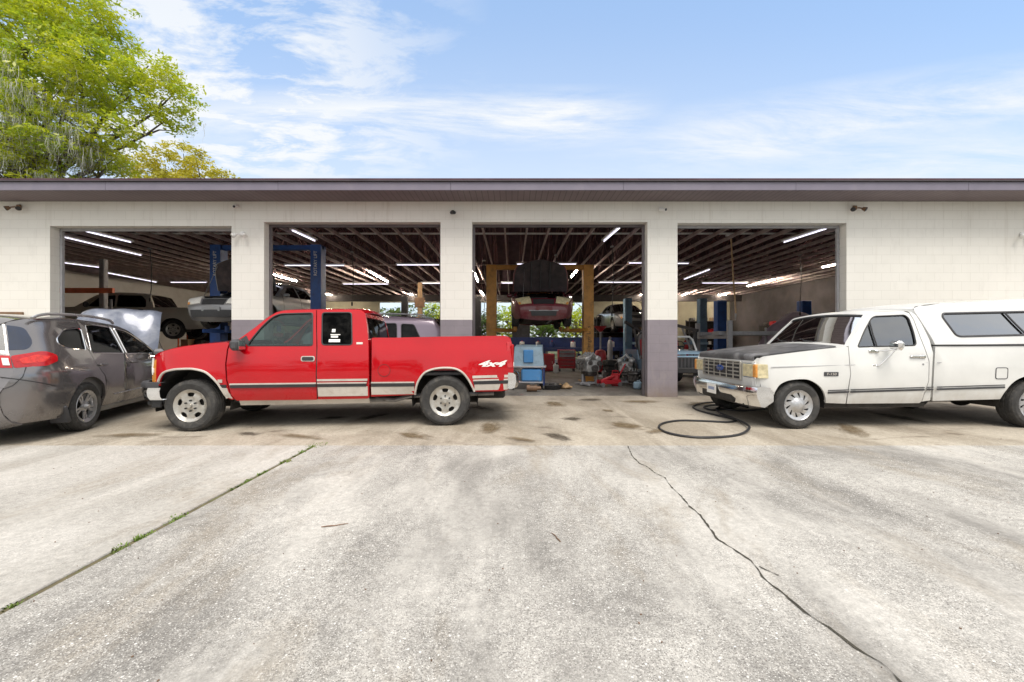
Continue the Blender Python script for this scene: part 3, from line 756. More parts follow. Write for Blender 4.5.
# ------------------------------------------------------------------ vehicles
class Veh:
    # local x runs from the front axle to the rear, y across, z up
    def __init__(s, root, wf): s.root = root; s.wf = wf
    def side(s, name, outline, m, holes=(), off=0, thick=.02, grid=.09, sides=(-1, 1), parent=None, angle=38):
        r = []
        for sg in sides:
            r.append(panel(name, outline, m, lambda u, v: (u, sg*(s.wf(u, v)+off), v), (0, sg, 0), s.root if parent is None else parent, holes, grid, thick, angle))
        return r
    def skin(s, name, pts, m, crown=.05, n=12, tr=(-1, 1), inset=0, off=0, parent=None, thick=0, pw=2.2, smooth=0, angle=38, wpts=None):
        if smooth: pts = crom(pts, smooth)
        V = []; F = []; N = len(pts)
        for i, (x, z) in enumerate(pts):
            a, b = pts[max(i-1, 0)], pts[min(i+1, N-1)]
            dx, dz = b[0]-a[0], b[1]-a[1]; L = math.hypot(dx, dz) or 1
            nx, nz = -dz/L, dx/L
            w_ = (s.wf(x, z) if wpts is None else wpts[i])-inset
            for j in range(n+1):
                t = tr[0]+(tr[1]-tr[0])*j/n
                d = crown*(1-abs(t)**pw)+off
                V.append((x+nx*d, t*w_, z+nz*d))
        for i in range(N-1):
            for j in range(n):
                q = i*(n+1)+j; F.append((q, q+1, q+n+2, q+n+1))
        if thick:
            # close the sheet with an inner copy
            b = len(V); P = [Vector(p) for p in V]; NN = [Vector() for _ in P]
            for f in F:
                c = (P[f[1]]-P[f[0]]).cross(P[f[3]]-P[f[0]])
                for i in f: NN[i] += c
            sgn = 1
            mid = (N//2)*(n+1)+n//2
            if pts[-1][0] > pts[0][0] and NN[mid].z < 0: sgn = -1
            V = V+[tuple(p-q.normalized()*thick*sgn) for p, q in zip(P, NN)]
            F2 = [tuple(i+b for i in reversed(f)) for f in F]; cnt = {}
            for f in F:
                for a, c in zip(f, f[1:]+f[:1]): cnt[a, c] = 1
            F = F+F2+[(a, a+b, c+b, c)[::-1] for (a, c) in cnt if (c, a) not in cnt]
        mb = MB(); mb.add(V, F)
        return mb.build(name, m, s.root if parent is None else parent, angle)
    def strip(s, name, x0, x1, za, zb, m, off=.008, thick=.012, slope=0, parent=None, sides=(-1, 1), r=.004):
        pl = [(x0, za), (x1, za+slope*(x1-x0)), (x1, zb+slope*(x1-x0)), (x0, zb)]
        return s.side(name, rnd(pl, r, 2), m, off=off, thick=thick, grid=.12, sides=sides, parent=parent)
    def window(s, name, hole, m, off=-.016, grow=.012, seal=.011, sides=(-1, 1), parent=None, sealmat=None):
        c = Vector((sum(p[0] for p in hole)/len(hole), sum(p[1] for p in hole)/len(hole)))
        big = [tuple(Vector(p)+(Vector(p)-c).normalized()*grow) for p in hole]
        g = s.side(name, big, m, off=off, thick=.004, grid=.15, sides=sides, parent=parent)
        if seal:
            for sg, o in zip(sides, g):
                MB().tube([(x, sg*(s.wf(x, z)-.003), z) for x, z in hole], seal, 6, True).build('seal', sealmat or M['black'], o)
        return g
def archpts(xc, zc, rx, rz_, zb, n=18, e=2.4):
    # from the front foot of the arch over the top to the rear foot
    o = []
    for k in range(n+1):
        a = math.pi-math.pi*k/n
        c, s_ = math.cos(a), math.sin(a)
        o.append((xc+rx*math.copysign(abs(c)**(2/e), c), zc+rz_*abs(s_)**(2/e)))
    return [(o[0][0], zb)]+o+[(o[-1][0], zb)] if zb < zc-.01 else o
def arch_lip(v, pts, m, r=.014, name='arch_molding', off=.004):
    for sg in (-1, 1): MB().tube([(x, sg*(v.wf(x, z)+off), z) for x, z in pts], r, 6).build(name, m, v.root)
def wheel(root, x, y, R_, rr, wd, sg, style, m_rim, yaw=0, tyre=None, z=None):
    w_ = empty('wheel', (x, y, R_ if z is None else z), 0, parent=root)
    w_.rotation_euler = (0, 0, yaw+(math.pi if sg > 0 else 0))
    h = wd/2; n = 56
    prof = [(rr+.004, h-.035), (rr+.015, h-.012), (rr+.045, h-.002), (R_-.055, h+.004), (R_-.022, h-.012), (R_-.006, h-.034), (R_, h-.055)]
    for q in (.62, .2, -.22):
        c = h*q; prof += [(R_, c+.009), (R_-.009, c+.005), (R_-.009, c-.005), (R_, c-.009)]
    prof += [(R_, -h+.055), (R_-.006, -h+.034), (R_-.022, -h+.012), (R_-.055, -h-.004), (rr+.045, -h+.002), (rr+.004, -h+.035)]
    mb = MB(); V = []; F = []; k_ = len(prof)
    for k in range(n):
        a = 2*math.pi*k/n
        for i, (r, yy) in enumerate(prof):
            if k % 2 and i in (5, 6, 19, 20): r -= .007
            V.append((r*math.cos(a), -yy, r*math.sin(a)))
    for k in range(n):
        j = (k+1) % n
        for i in range(k_-1): F.append((k*k_+i, k*k_+i+1, j*k_+i+1, j*k_+i))
    mb.add(V, F); mb.build('tyre', tyre or M['rubber'], w_, 30)
    # rim: barrel, holed dish, hub, nuts
    yo = -h+.022
    def dish(u, v):
        r = math.hypot(u, v)/rr
        d = interp([(0, -.004), (.22, -.004), (.27, .012), (.42, .016), (.62, .004), (.80, .016), (.9, .006), (.96, -.006), (1.01, -.008)], r)
        if style == 'cap': d = interp([(0, -.035), (.25, -.033), (.36, -.022), (.5, .006), (.86, .012), (.92, -.004), (1, -.006)], r)
        if style == 'spoke': d = interp([(0, .012), (.2, .012), (.35, .02), (.85, .008), (.92, -.006), (1, -.008)], r)
        return (u, yo+d, v)
    holes = []
    if style == 'slot5':
        for k in range(5):
            a = R(90+72*k)
            q = [(.60, -.27), (.62, .27), (.80, .30), (.83, 0), (.80, -.30)]
            holes.append(rnd([(rr*r*math.cos(a+t), rr*r*math.sin(a+t)) for r, t in [(.58, -.22), (.72, -.30), (.82, -.26), (.85, 0), (.82, .26), (.72, .30), (.58, .22)]], .02, 3))
    elif style == 'cap':
        for k in range(10):
            a = R(36*k)
            holes.append(rnd([(rr*r*math.cos(a+t), rr*r*math.sin(a+t)) for r, t in [(.52, -.05), (.84, .16), (.84, .36), (.70, .27), (.54, .10)]], .012, 2))
    elif style == 'spoke':
        for k in range(5):
            a = R(90+72*k)
            holes.append(rnd([(rr*r*math.cos(a+t), rr*r*math.sin(a+t)) for r, t in [(.34, -.26), (.62, -.36), (.86, -.42), (.88, 0), (.86, .42), (.62, .36), (.34, .26)]], .02, 3))
            holes.append(rnd([(rr*r*math.cos(a+R(36)+t), rr*r*math.sin(a+R(36)+t)) for r, t in [(.50, -.05), (.82, -.09), (.82, .09), (.50, .05)]], .012, 2))
    elif style == 'steel':
        for k in range(8):
            a = R(45*k); holes.append(circ((rr*.72*math.cos(a), rr*.72*math.sin(a)), rr*.09, 10))
    rim = panel('rim', circ((0, 0), rr, 48), m_rim, dish, (0, -1, 0), w_, holes, grid=.035, thick=.012, angle=35)
    mb = MB().lathe([(rr-.012, -h+.03), (rr+.008, -h+.012), (rr+.012, -h+.02), (rr-.01, -h+.05), (rr-.02, h-.03)], 40, 'y')
    # lathe 'y' puts height along +y, so the outer lip lies at -y
    mb.build('rim_barrel', m_rim, w_)
    MB().cyl((0, -h+.09, 0), (0, -h+.10, 0), rr-.02, n=32).build('brake_disc', M['under'], w_)
    mb = MB().cyl((0, yo+.01, 0), (0, yo-.035 if style != 'cap' else yo-.038, 0), rr*.17, rr*.13, 20); mb.build('hub_cap', m_rim, w_)
    if style in ('slot5', 'steel', 'spoke'):
        mb = MB(); nb = 6 if style == 'slot5' else 5
        for k in range(nb):
            a = 2*math.pi*(k+.5)/nb; c = (rr*.33*math.cos(a), yo+.02, rr*.33*math.sin(a))
            mb.cyl(c, (c[0], yo-.016 if style == 'slot5' else yo+.004, c[2]), .013, .011, 8)
        mb.build('lug_nut', M['black'] if style == 'slot5' else M['steel'], w_)
    return w_
def well(v, x, R_, wd, w0):
    for sg in (-1, 1):
        mb = MB(); n = 16; V = []; F = []
        for k in range(n+1):
            a = math.pi*1.15*k/n-.075*math.pi
            for yy in (w0, w0-wd): V.append((x+R_*math.cos(a), sg*yy, .40+R_*math.sin(a)))
        for k in range(n): F.append((2*k, 2*k+1, 2*k+3, 2*k+2))
        F.append(tuple(2*k+1 for k in range(n+1)))
        mb.add(V, F); mb.build('wheel_liner', M['under'], v.root)
def seats(root, xs, w_, zb, m, head=True, rows=2):
    for x in xs:
        for sg in (-1, 1):
            y = sg*w_
            s_ = MB().box((x, y, zb), (.52, .50, .16), .06).build('seat', m, root)
            MB().box((x+.30, y, zb+.36), (.15, .48, .62), .06, Matrix.Rotation(R(14), 3, 'Y')).build('seat_back', m, s_)
            if head: MB().box((x+.40, y, zb+.76), (.10, .26, .17), .04).build('headrest', m, s_)
def steering(root, x, y, z, r=.19):
    c = Vector((x, y, z)); rot = Matrix.Rotation(R(-25), 3, 'Y')
    o = MB().tube([c+rot @ Vector((0, r*math.cos(a), r*math.sin(a))) for a in [2*math.pi*k/24 for k in range(24)]], .014, 6, True)
    o.cyl(c, c+Vector((-.25, 0, -.12)), .03).box(c, (.03, .34, .05), .01)
    return o.build('steering_wheel', M['black'], root)

# ---- red extended cab pickup -------------------------------------------------
def red_pickup():
    yaw = R(6.6)
    Pf = Vector((-4.529, 5.767, 0)); rot = Matrix.Rotation(yaw, 3, 'Z')
    root = empty('pickup_truck', Pf-rot @ Vector((0, -.965, 0)), yaw, 'red extended cab pickup with silver lower trim parked before the middle bays', 'pickup truck')
    CAB = [(.34, .885), (.45, .935), (.6, .965), (.72, .975), (.86, .977), (.98, .970), (1.08, .957), (1.16, .938), (1.2, .927), (1.24, .917), (1.75, .75), (1.85, .70)]
    BED = [(.34, .885), (.45, .935), (.6, .965), (.72, .975), (.86, .980), (1.0, .972), (1.1, .955), (1.19, .93), (1.245, .925), (1.265, .905), (1.33, .895), (1.38, .885)]
    AF, AR = (.02, .46), (3.545, .46)
    def wf(x, z):
        w_ = interp(BED if x > 2.447 else CAB, z)
        if x < -.15: w_ -= .17*((-.15-x)/.45)**2.4
        if x > 4.40: w_ -= .05*((x-4.40)/.18)**2
        for ax, az in (AF, AR):
            d = math.hypot((x-ax)/.47, (z-az)/.43)
            if .9 < d < 1.32 and z > .5: w_ += .018*max(0, 1-abs(d-1.02)/.30)
        return w_
    v = Veh(root, wf); red = M['red']
    af = crom([(-.435, .66), (-.42, .73), (-.348, .833), (-.20, .880), (-.05, .890), (.065, .886), (.20, .850), (.29, .78), (.379, .671), (.445, .542), (.475, .465)], 4)
    ar = crom([(3.10, .478), (3.112, .56), (3.15, .68), (3.235, .80), (3.35, .855), (3.50, .878), (3.68, .868), (3.80, .81), (3.885, .71), (3.945, .60), (3.985, .512)], 4)
    # front wing
    out = [(-.43, .65)]+af+[(.535, .44), (.562, .445), (.520, .52), (.480, .73), (.462, .95), (.470, 1.16), (.485, 1.255), (.44, 1.262), (.30, 1.25), (.09, 1.226), (-.12, 1.196), (-.30, 1.155), (-.43, 1.11), (-.505, 1.065), (-.53, 1.0), (-.545, .85), (-.545, .69)]
    fe = v.side('fender', out, red, thick=.03)
    # front door with window frame
    win1 = rnd([(.735, 1.212), (.752, 1.262), (.895, 1.497), (1.015, 1.632), (1.115, 1.682), (1.575, 1.700), (1.628, 1.212)], [.02, .03, .1, .06, .05, .035, .035])
    dout = [(.576, .445), (.538, .52), (.498, .73), (.480, .95), (.488, 1.16), (.505, 1.235), (.60, 1.300), (.80, 1.478), (.955, 1.632), (1.06, 1.704), (1.17, 1.738), (1.50, 1.750), (1.620, 1.752), (1.645, 1.50), (1.684, 1.20), (1.690, .80), (1.690, .425), (1.68, .42), (.60, .425)]
    door = v.side('door', dout, red, [win1], thick=.035)
    for o, g in zip(door, v.window('window', win1, M['glass'], sides=(-1, 1))): g.parent = o
    # extended cab side
    win2 = rnd([(1.758, 1.222), (1.712, 1.705), (2.135, 1.710), (2.185, 1.222)], .045)
    cout = [(1.705, .425), (1.705, .80), (1.698, 1.20), (1.658, 1.50), (1.630, 1.752), (2.10, 1.762), (2.26, 1.755), (2.335, 1.70), (2.375, 1.52), (2.405, 1.32), (2.42, 1.2), (2.43, .9), (2.432, .44), (2.40, .425)]
    cab = v.side('cab_side', cout, red, [win2], thick=.03)
    g2 = v.window('window', win2, M['glass_rear'])
    for o, g in zip(cab, g2): g.parent = o
    # decals in the rear side window
    mb = MB()
    for (x, z, a, h) in ((1.90, 1.435, .05, .05), (1.93, 1.375, .14, .012), (1.92, 1.345, .10, .03), (1.925, 1.285, .16, .045)):
        y = -(wf(x, z)-.011); mb.box((x, y, z), (a, .002, h), 0, Matrix.Rotation(-R(19), 3, 'X'))
    mb.build('window_decal', M['decal'], g2[0])
    # bed side
    bout = [(2.462, .455)]+[(3.05, .472)]+ar+[(4.40, .512), (4.50, .525), (4.555, .60), (4.585, .75), (4.59, 1.0), (4.585, 1.19), (4.555, 1.29), (4.50, 1.35), (4.44, 1.362), (3.5, 1.348), (2.462, 1.322)]
    bed = v.side('bed_side', bout, red, thick=.055)
    MB().box((3.49, 0, .78), (2.04, 1.70, .05), .01).build('bed_floor', M['hoodblack'], root)
    MB().box((2.49, 0, 1.05), (.05, 1.74, .54), .012).build('bed_front_panel', red, root)
    for sg in (-1, 1):
        mb = MB().box((3.53, sg*.63, .86), (.95, .34, .24), .08); mb.build('bed_wheelhouse', M['hoodblack'], root)
        mb = MB().box((3.46, sg*.845, 1.08), (2.0, .02, .5), .004); mb.build('bed_liner', red, root)
    tg = v.skin('tailgate', [(4.50, 1.345), (4.555, 1.335), (4.575, 1.2), (4.585, 1.0), (4.583, .75), (4.56, .60)], red, .015, inset=.10, thick=.045, smooth=3)
    MB().box((4.60, 0, 1.18), (.03, .22, .06), .008).build('handle', M['black'], tg)
    # tail lamps
    for sg in (-1, 1):
        o = panel('taillight', rnd([(4.487, .875), (4.572, .872), (4.578, 1.215), (4.555, 1.26), (4.487, 1.268)], .02), M['tail'], lambda u, z: (u, sg*(wf(u, z)+.006), z), (0, sg, 0), root, grid=.05, thick=.03)
        MB().box((4.575, sg*.87, 1.05), (.035, .13, .36), .012).build('lens', M['tail'], o)
        MB().box((4.58, sg*.87, .92), (.038, .12, .08), .01).build('reversing_lens', M['clear'], o)
    # rear bumper
    mb = MB(); V = []; F = []
    prof = [(.55, -.01), (.545, .05), (.56, .10), (.66, .125), (.76, .115), (.79, .08), (.795, 0)]
    for k in range(25):
        t = -1+2*k/24
        for z, d in prof:
            V.append((4.60+d-.10*abs(t)**6, t*.965, z))
    m_ = len(prof)
    for k in range(24):
        for i in range(m_-1): F.append((k*m_+i, (k+1)*m_+i, (k+1)*m_+i+1, k*m_+i+1))
    F += [tuple(range(m_)), tuple(reversed(range(24*m_, 25*m_)))]
    mb.add(V, F); rb = mb.build('rear_bumper', M['chrome'], root)
    MB().box((4.665, 0, .80), (.11, 1.2, .012), .004).build('step_pad', M['black'], rb)
    # roof, windscreen, pillars, rear window
    v.skin('roof', [(1.06, 1.704), (1.17, 1.738), (1.5, 1.752), (2.10, 1.762), (2.26, 1.755), (2.335, 1.70)], red, .05, smooth=4, thick=.012)
    ws = [(.50, 1.245), (.60, 1.302), (.80, 1.480), (.955, 1.634), (1.06, 1.706)]
    for t0, t1 in ((-1, -.91), (.91, 1)): v.skin('windshield_pillar', ws, red, .06, 2, (t0, t1), thick=.03)
    v.skin('windshield', ws, M['glass_green'], .06, 12, (-.915, .915), off=-.012)
    v.skin('cowl', [(.36, 1.235), (.42, 1.243), (.51, 1.250)], M['black'], .055, 10, (-.97, .97), off=-.004)
    rw = [(2.335, 1.70), (2.375, 1.52), (2.405, 1.32), (2.42, 1.2), (2.432, .9), (2.432, .45)]
    v.skin('cab_back', rw[2:], red, .02, 10, thick=.02)
    v.skin('cab_back', [(2.335, 1.70), (2.347, 1.64)], red, .02, 8, thick=.02)
    for t0, t1 in ((-1, -.93), (.93, 1)): v.skin('rear_pillar', [(2.347, 1.64), (2.375, 1.52), (2.405, 1.32)], red, .02, 2, (t0, t1), thick=.02)
    v.skin('rear_window', [(2.347, 1.64), (2.375, 1.52), (2.405, 1.32)], M['glass_rear'], .02, 8, (-.935, .935), off=-.008)
    # hood
    v.skin('hood', [(-.575, 1.035), (-.545, 1.075), (-.47, 1.112), (-.30, 1.163), (-.12, 1.204), (.09, 1.232), (.30, 1.252), (.40, 1.255)], red, .045, 14, (-.985, .985), smooth=3, thick=.015)
    # nose
    v.skin('grille', [(-.555, .70), (-.575, .85), (-.570, 1.03)], M['blackgrey'], .17, 14, (-.62, .62), thick=.02)
    v.skin('grille_bar', [(-.585, .845), (-.592, .865), (-.585, .885)], M['chrome'], .17, 14, (-.62, .62), thick=.01)
    for t0, t1 in ((-.97, -.62), (.62, .97)):
        o = v.skin('headlight', [(-.552, .80), (-.565, .9), (-.560, 1.03)], M['clear'], .17, 5, (t0, t1), thick=.02)
        v.skin('marker_lens', [(-.548, .70), (-.552, .79)], M['amber'], .17, 5, (t0, t1), thick=.02, parent=o)
    mk = panel('corner_marker', rnd([(-.548, .70), (-.498, .70), (-.495, 1.02), (-.530, 1.01), (-.548, .90)], .012), M['amber'], lambda u, z: (u, -(wf(u, z)+.008), z), (0, -1, 0), root, grid=.05, thick=.05)
    panel('corner_marker', rnd([(-.548, .70), (-.498, .70), (-.495, 1.02), (-.530, 1.01), (-.548, .90)], .012), M['amber'], lambda u, z: (u, wf(u, z)+.008, z), (0, 1, 0), root, grid=.05, thick=.05)
    MB().box((-.536, -(wf(-.53, .86)+.012), .862), (.03, .02, .07), .006).build('marker_divider', M['clear'], mk)
    # front bumper: chrome wrap with black top pad and valance
    def fbump(name, prof, m, parent=None):
        mb = MB(); V = []; F = []; K = 32
        for k in range(K+1):
            t = -1+2*k/K
            for z, d in prof:
                yy = t*.955
                xx = -.84+.30*abs(t)**5+.02-d
                V.append((xx, yy, z))
        for sg in (-1, 1):
            pass
        m_ = len(prof)
        for k in range(K):
            for i in range(m_-1): F.append((k*m_+i, k*m_+i+1, (k+1)*m_+i+1, (k+1)*m_+i))
        mb.add(V, F)
        # side returns
        for sg, k in ((-1, 0), (1, K)):
            b = [Vector(V[k*m_+i]) for i in range(m_)]
            W_ = [p+Vector((.17, sg*.012, 0)) for p in b]
            mb.add(b+W_, [(i, i+1, m_+i+1, m_+i) for i in range(m_-1)])
        return mb.build(name, m, parent or root)
    fb = fbump('front_bumper', [(.47, -.06), (.455, .0), (.50, .035), (.58, .045), (.625, .03)], M['chrome'])
    fbump('bumper_pad', [(.625, .03), (.63, .05), (.67, .055), (.70, .03), (.705, -.05)], M['blackgrey'], fb)
    MB().box((-.50, 0, .40), (.30, 1.7, .10), .03).build('valance', M['black'], root)
    for sg in (-1, 1): MB().box((-.47, sg*.90, .405), (.13, .04, .13), .012).build('valance_end', M['black'], root)
    # trim
    for x0, x1 in ((.545, 1.692),):
        v.strip('side_molding', x0-.02, x1, .655, .676, M['trimsilver'], .006)
        v.strip('side_molding', x0-.01, x1, .612, .655, M['black'], .012)
    tp = text('model_lettering', 'K 1500', .034, M['trimsilver'], root, (.83, -(wf(.83, .634)+.0145), .634), (R(90), 0, 0), .2, .001, sx=1.7)
    v.strip('side_molding', 1.708, 2.415, .695, .725, M['trimsilver'], .006)
    v.strip('side_molding', 1.708, 2.405, .655, .675, M['trimsilver'], .006)
    v.strip('side_molding', 1.708, 2.40, .610, .655, M['black'], .012)
    v.strip('side_molding', 1.715, 2.415, .470, .610, M['trimsilver'], .006)
    v.strip('side_molding', 2.468, 3.09, .655, .675, M['trimsilver'], .006)
    v.strip('side_molding', 2.468, 3.10, .604, .655, M['black'], .012)
    v.strip('side_molding', 2.468, 3.09, .485, .604, M['trimsilver'], .006)
    v.strip('side_molding', 3.955, 4.50, .715, .755, M['trimsilver'], .006, slope=.015)
    v.strip('side_molding', 3.965, 4.50, .672, .695, M['trimsilver'], .006, slope=.015)
    v.strip('side_molding', 3.97, 4.50, .622, .672, M['black'], .012, slope=.015)
    v.strip('side_molding', 3.985, 4.50, .53, .622, M['trimsilver'], .006, slope=.005)
    v.side('side_molding', rnd([(.425, .615), (.465, .52), (.475, .475), (.548, .455), (.505, .56), (.492, .615)], .01), M['trimsilver'], off=.006, thick=.012)
    v.strip('side_molding', .40, .488, .617, .66, M['black'], .01)
    arch_lip(v, af[3:], M['trimsilver'], .016); arch_lip(v, ar, M['trimsilver'], .016)
    # rocker and frame
    v.strip('rocker', .60, 2.42, .345, .42, M['trimsilver'], -.05, .02)
    MB().box((2.0, 0, .42), (5.0, 1.0, .16), .03).build('chassis', M['under'], root)
    MB().box((1.45, 0, .45), (1.9, 1.72, .12), .02).build('cab_floor', M['under'], root)
    MB().box((-.08, 0, .80), (.8, 1.0, .55), .1).build('engine_bay', M['under'], root)
    MB().cyl((3.545, -.8, .38), (3.545, .8, .38), .06).ell((3.545, 0, .38), (.17, .17, .17)).build('axle', M['under'], root)
    MB().tube([(1.2, -.45, .36), (2.6, -.55, .36), (2.75, -.62, .36), (3.0, -.66, .42), (4.3, -.7, .45)], .035, 8).build('exhaust', M['steel'], root)
    # 4x4 lettering
    dc = text('lettering', '4x4', .125, M['decal'], root, (4.225, -(wf(4.225, .93)+.003), .932), (R(90), 0, 0), .45, .001, sx=2.05, bold=.005)
    # fuel flap, badge, handle, mirror, emblem
    v.side('fuel_flap', circ((2.655, .845), .085, 28), red, off=.004, thick=.008, sides=(-1,))
    MB().tube([(2.655+.088*math.cos(a), -(wf(2.655, .845)+.001), .845+.088*math.sin(a)) for a in [2*math.pi*k/28 for k in range(28)]], .003, 5, True).build('flap_gap', M['under'], root)
    v.side('badge', rnd([(2.245, 1.232), (2.335, 1.232), (2.335, 1.262), (2.245, 1.262)], .006), M['trimsilver'], off=.004, thick=.008)
    v.side('badge', rnd([(.375, .69), (.435, .69), (.435, .735), (.375, .735)], .006), M['trimsilver'], off=.004, thick=.008)
    for o, sg in zip(door, (-1, 1)):
        h = panel('handle', rnd([(1.482, .985), (1.672, .985), (1.672, 1.062), (1.482, 1.062)], .03), M['trimsilver'], lambda x, z: (x, sg*(wf(x, z)+.003), z), (0, sg, 0), o, thick=.006)
        panel('grip', rnd([(1.497, .997), (1.657, .997), (1.657, 1.050), (1.497, 1.050)], .024), M['black'], lambda x, z: (x, sg*(wf(x, z)+.012), z), (0, sg, 0), h, thick=.012)
        mr = MB().box((.66, sg*1.05, 1.225), (.13, .20, .16), .04).build('mirror', M['blackgrey'], root)
        MB().box((.728, sg*1.05, 1.225), (.004, .17, .13), .001).build('mirror_glass', M['chrome'], mr)
        MB().box((.67, sg*.955, 1.20), (.10, .08, .06), .015).build('mirror_arm', M['black'], mr)
        panel('sail_panel', [(.565, 1.262), (.738, 1.225), (.75, 1.28), (.70, 1.36)], M['black'], lambda x, z: (x, sg*(wf(x, z)+.004), z), (0, sg, 0), o, grid=0, thick=.01)
    # cabin
    MB().box((.62, 0, 1.10), (.42, 1.72, .26), .08).build('dashboard', M['black'], root)
    steering(root, .98, -.42, 1.17)
    seats(root, (1.32,), .42, .78, M['seat'])
    MB().box((2.0, 0, .85), (.45, 1.5, .3), .06).build('rear_bench', M['seat'], root)
    MB().box((2.26, 0, 1.12), (.12, 1.5, .5), .05).build('rear_backrest', M['seat'], root)
    for sg in (-1, 1): panel('cabin_trim', [(.6, .46), (2.40, .46), (2.38, 1.19), (.6, 1.19)], M['cabin'], lambda x, z: (x, sg*(wf(x, z)-.06), z), (0, -sg, 0), root, thick=.01)
    v.skin('headliner', [(1.10, 1.69), (1.5, 1.725), (2.25, 1.725)], M['cabin'], .04, 8, inset=.04)
    MB().box((1.13, 0, 1.64), (.05, .24, .07), .015).build('inner_mirror', M['black'], root)
    for x in (0, 3.545): well(v, x, .50, .42, .90)
    zf = .366
    for x, st, yw in ((0, 'slot5', R(-4)), (3.545, 'slot5', 0)):
        for sg in (-1, 1): wheel(root, x, sg*.835, zf+(.012 if x > 1 else 0), .222, .265, sg, st, M['alu'], yw)
    return root
red_pickup()

# ---- white pickup with topper ------------------------------------------------
def white_pickup():
    yaw = R(1.1); rot = Matrix.Rotation(yaw, 3, 'Z')
    Pf = Vector((4.151, 5.93, 0))
    root = empty('pickup_truck', Pf-rot @ Vector((0, -.985, 0)), yaw, 'old white pickup with faded black hood and white bed topper parked on the right', 'pickup truck')
    CAB = [(.30, .90), (.42, .95), (.55, .985), (.8, 1.0), (.905, 1.0), (.93, .985), (1.0, .985), (1.15, .97), (1.2, .955), (1.7, .80), (1.9, .72)]
    BED = [(.30, .90), (.42, .95), (.55, .985), (.8, 1.0), (.93, 1.0), (.955, .985), (1.1, .985), (1.205, .97), (1.24, .965), (1.30, .955), (1.75, .84), (1.95, .74)]
    AF, AR = (.02, .36), (3.5, .40)
    def wf(x, z):
        t = min(1, max(0, (x-1.95)/.1)); z2 = z-.009*(x-0)
        w_ = interp(CAB, z2)*(1-t)+interp(BED, z2)*t
        if x < -.40: w_ -= .10*((-.40-x)/.17)**2
        for ax, az in (AF, AR):
            d = math.hypot((x-ax)/.44, (z-az)/.37)
            if .9 < d < 1.3 and z > .4: w_ += .012*max(0, 1-abs(d-1.02)/.26)
        return w_
    v = Veh(root, wf); wh = M['white']
    af = crom([(-.362, .50), (-.352, .56), (-.293, .648), (-.20, .700), (-.10, .722), (.02, .730), (.12, .722), (.235, .672), (.32, .60), (.385, .50), (.425, .40), (.432, .375)], 4)
    ar = crom([(3.02, .425), (3.045, .52), (3.10, .62), (3.20, .71), (3.33, .765), (3.5, .785), (3.67, .765), (3.80, .71), (3.90, .62), (3.955, .52), (3.98, .44)], 4)
    out = af+[(.735, .362), (.742, .8), (.742, 1.19), (.70, 1.198), (.40, 1.168), (.0, 1.122), (-.35, 1.078), (-.50, 1.055), (-.535, 1.03), (-.545, .962), (-.545, .72), (-.52, .60), (-.40, .57)]
    v.side('fender', out, wh, thick=.03)
    win = rnd([(.885, 1.192), (1.05, 1.43), (1.205, 1.615), (1.265, 1.648), (1.725, 1.668), (1.772, 1.62), (1.782, 1.42), (1.762, 1.215)], [.03, .05, .06, .03, .05, .06, .1, .05])
    dout = [(.755, .362), (.752, .8), (.752, 1.19), (.80, 1.262), (1.00, 1.495), (1.16, 1.662), (1.22, 1.705), (1.72, 1.728), (1.80, 1.70), (1.835, 1.60), (1.85, 1.35), (1.872, 1.15), (1.915, .98), (1.90, .70), (1.862, .39), (1.84, .366)]
    door = v.side('door', dout, wh, [win], thick=.035)
    gl = v.window('window', win, M['glass_mid'], sides=(-1, 1))
    for o, g, sg in zip(door, gl, (-1, 1)):
        g.parent = o
        MB().tube([(x, sg*(wf(x, z)+.002), z) for x, z in ((1.165, 1.575), (1.16, 1.4), (1.172, 1.2))], .011, 6).build('vent_window_bar', M['black'], g)
    cout = [(1.872, .392), (1.912, .70), (1.927, .98), (1.884, 1.15), (1.862, 1.35), (1.847, 1.60), (1.812, 1.708), (1.84, 1.722), (1.90, 1.66), (1.945, 1.52), (1.975, 1.30), (1.985, 1.1), (1.985, .41)]
    v.side('cab_corner', cout, wh, thick=.03)
    v.skin('roof', [(1.16, 1.668), (1.22, 1.708), (1.35, 1.722), (1.72, 1.738), (1.82, 1.725), (1.90, 1.66)], wh, .045, smooth=4, thick=.012)
    ws = [(.762, 1.205), (.80, 1.262), (1.00, 1.497), (1.16, 1.666)]
    for t0, t1 in ((-1, -.92), (.92, 1)): v.skin('windshield_pillar', ws, wh, .07, 2, (t0, t1), thick=.03)
    v.skin('windshield', ws, M['glass_screen'], .07, 12, (-.925, .925), off=-.010)
    v.skin('windshield_seal', [(1.135, 1.640), (1.16, 1.668)], M['black'], .072, 12, (-.92, .92), thick=.006)
    v.skin('cowl', [(.60, 1.185), (.70, 1.198), (.77, 1.212)], wh, .06, 10, (-.985, .985), thick=.01)
    for yy in (-.35, .25):
        mb = MB().tube([(.69, yy, 1.272), (.73, yy+.25, 1.292), (.80, yy+.46, 1.335)], .008, 6); mb.build('wiper', M['black'], root)
    v.skin('cab_back', [(1.90, 1.66), (1.945, 1.52), (1.975, 1.30), (1.985, 1.1), (1.985, .45)], wh, .01, 8)
    # hood: weathered black, lip overhanging the grille
    v.skin('hood', [(-.575, .985), (-.575, 1.035), (-.54, 1.068), (-.35, 1.094), (.0, 1.138), (.40, 1.184), (.60, 1.206)], M['hoodblack'], .035, 14, (-.955, .955), smooth=3, thick=.02)
    # nose panel, grille, headlights
    v.skin('nose_panel', [(-.555, .60), (-.562, .70), (-.56, .985)], wh, .03, 12, (-.985, .985), thick=.02)
    g = v.skin('grille', [(-.585, .685), (-.592, .80), (-.585, .955)], M['black'], .03, 12, (-.60, .60), thick=.012)
    mb = MB()
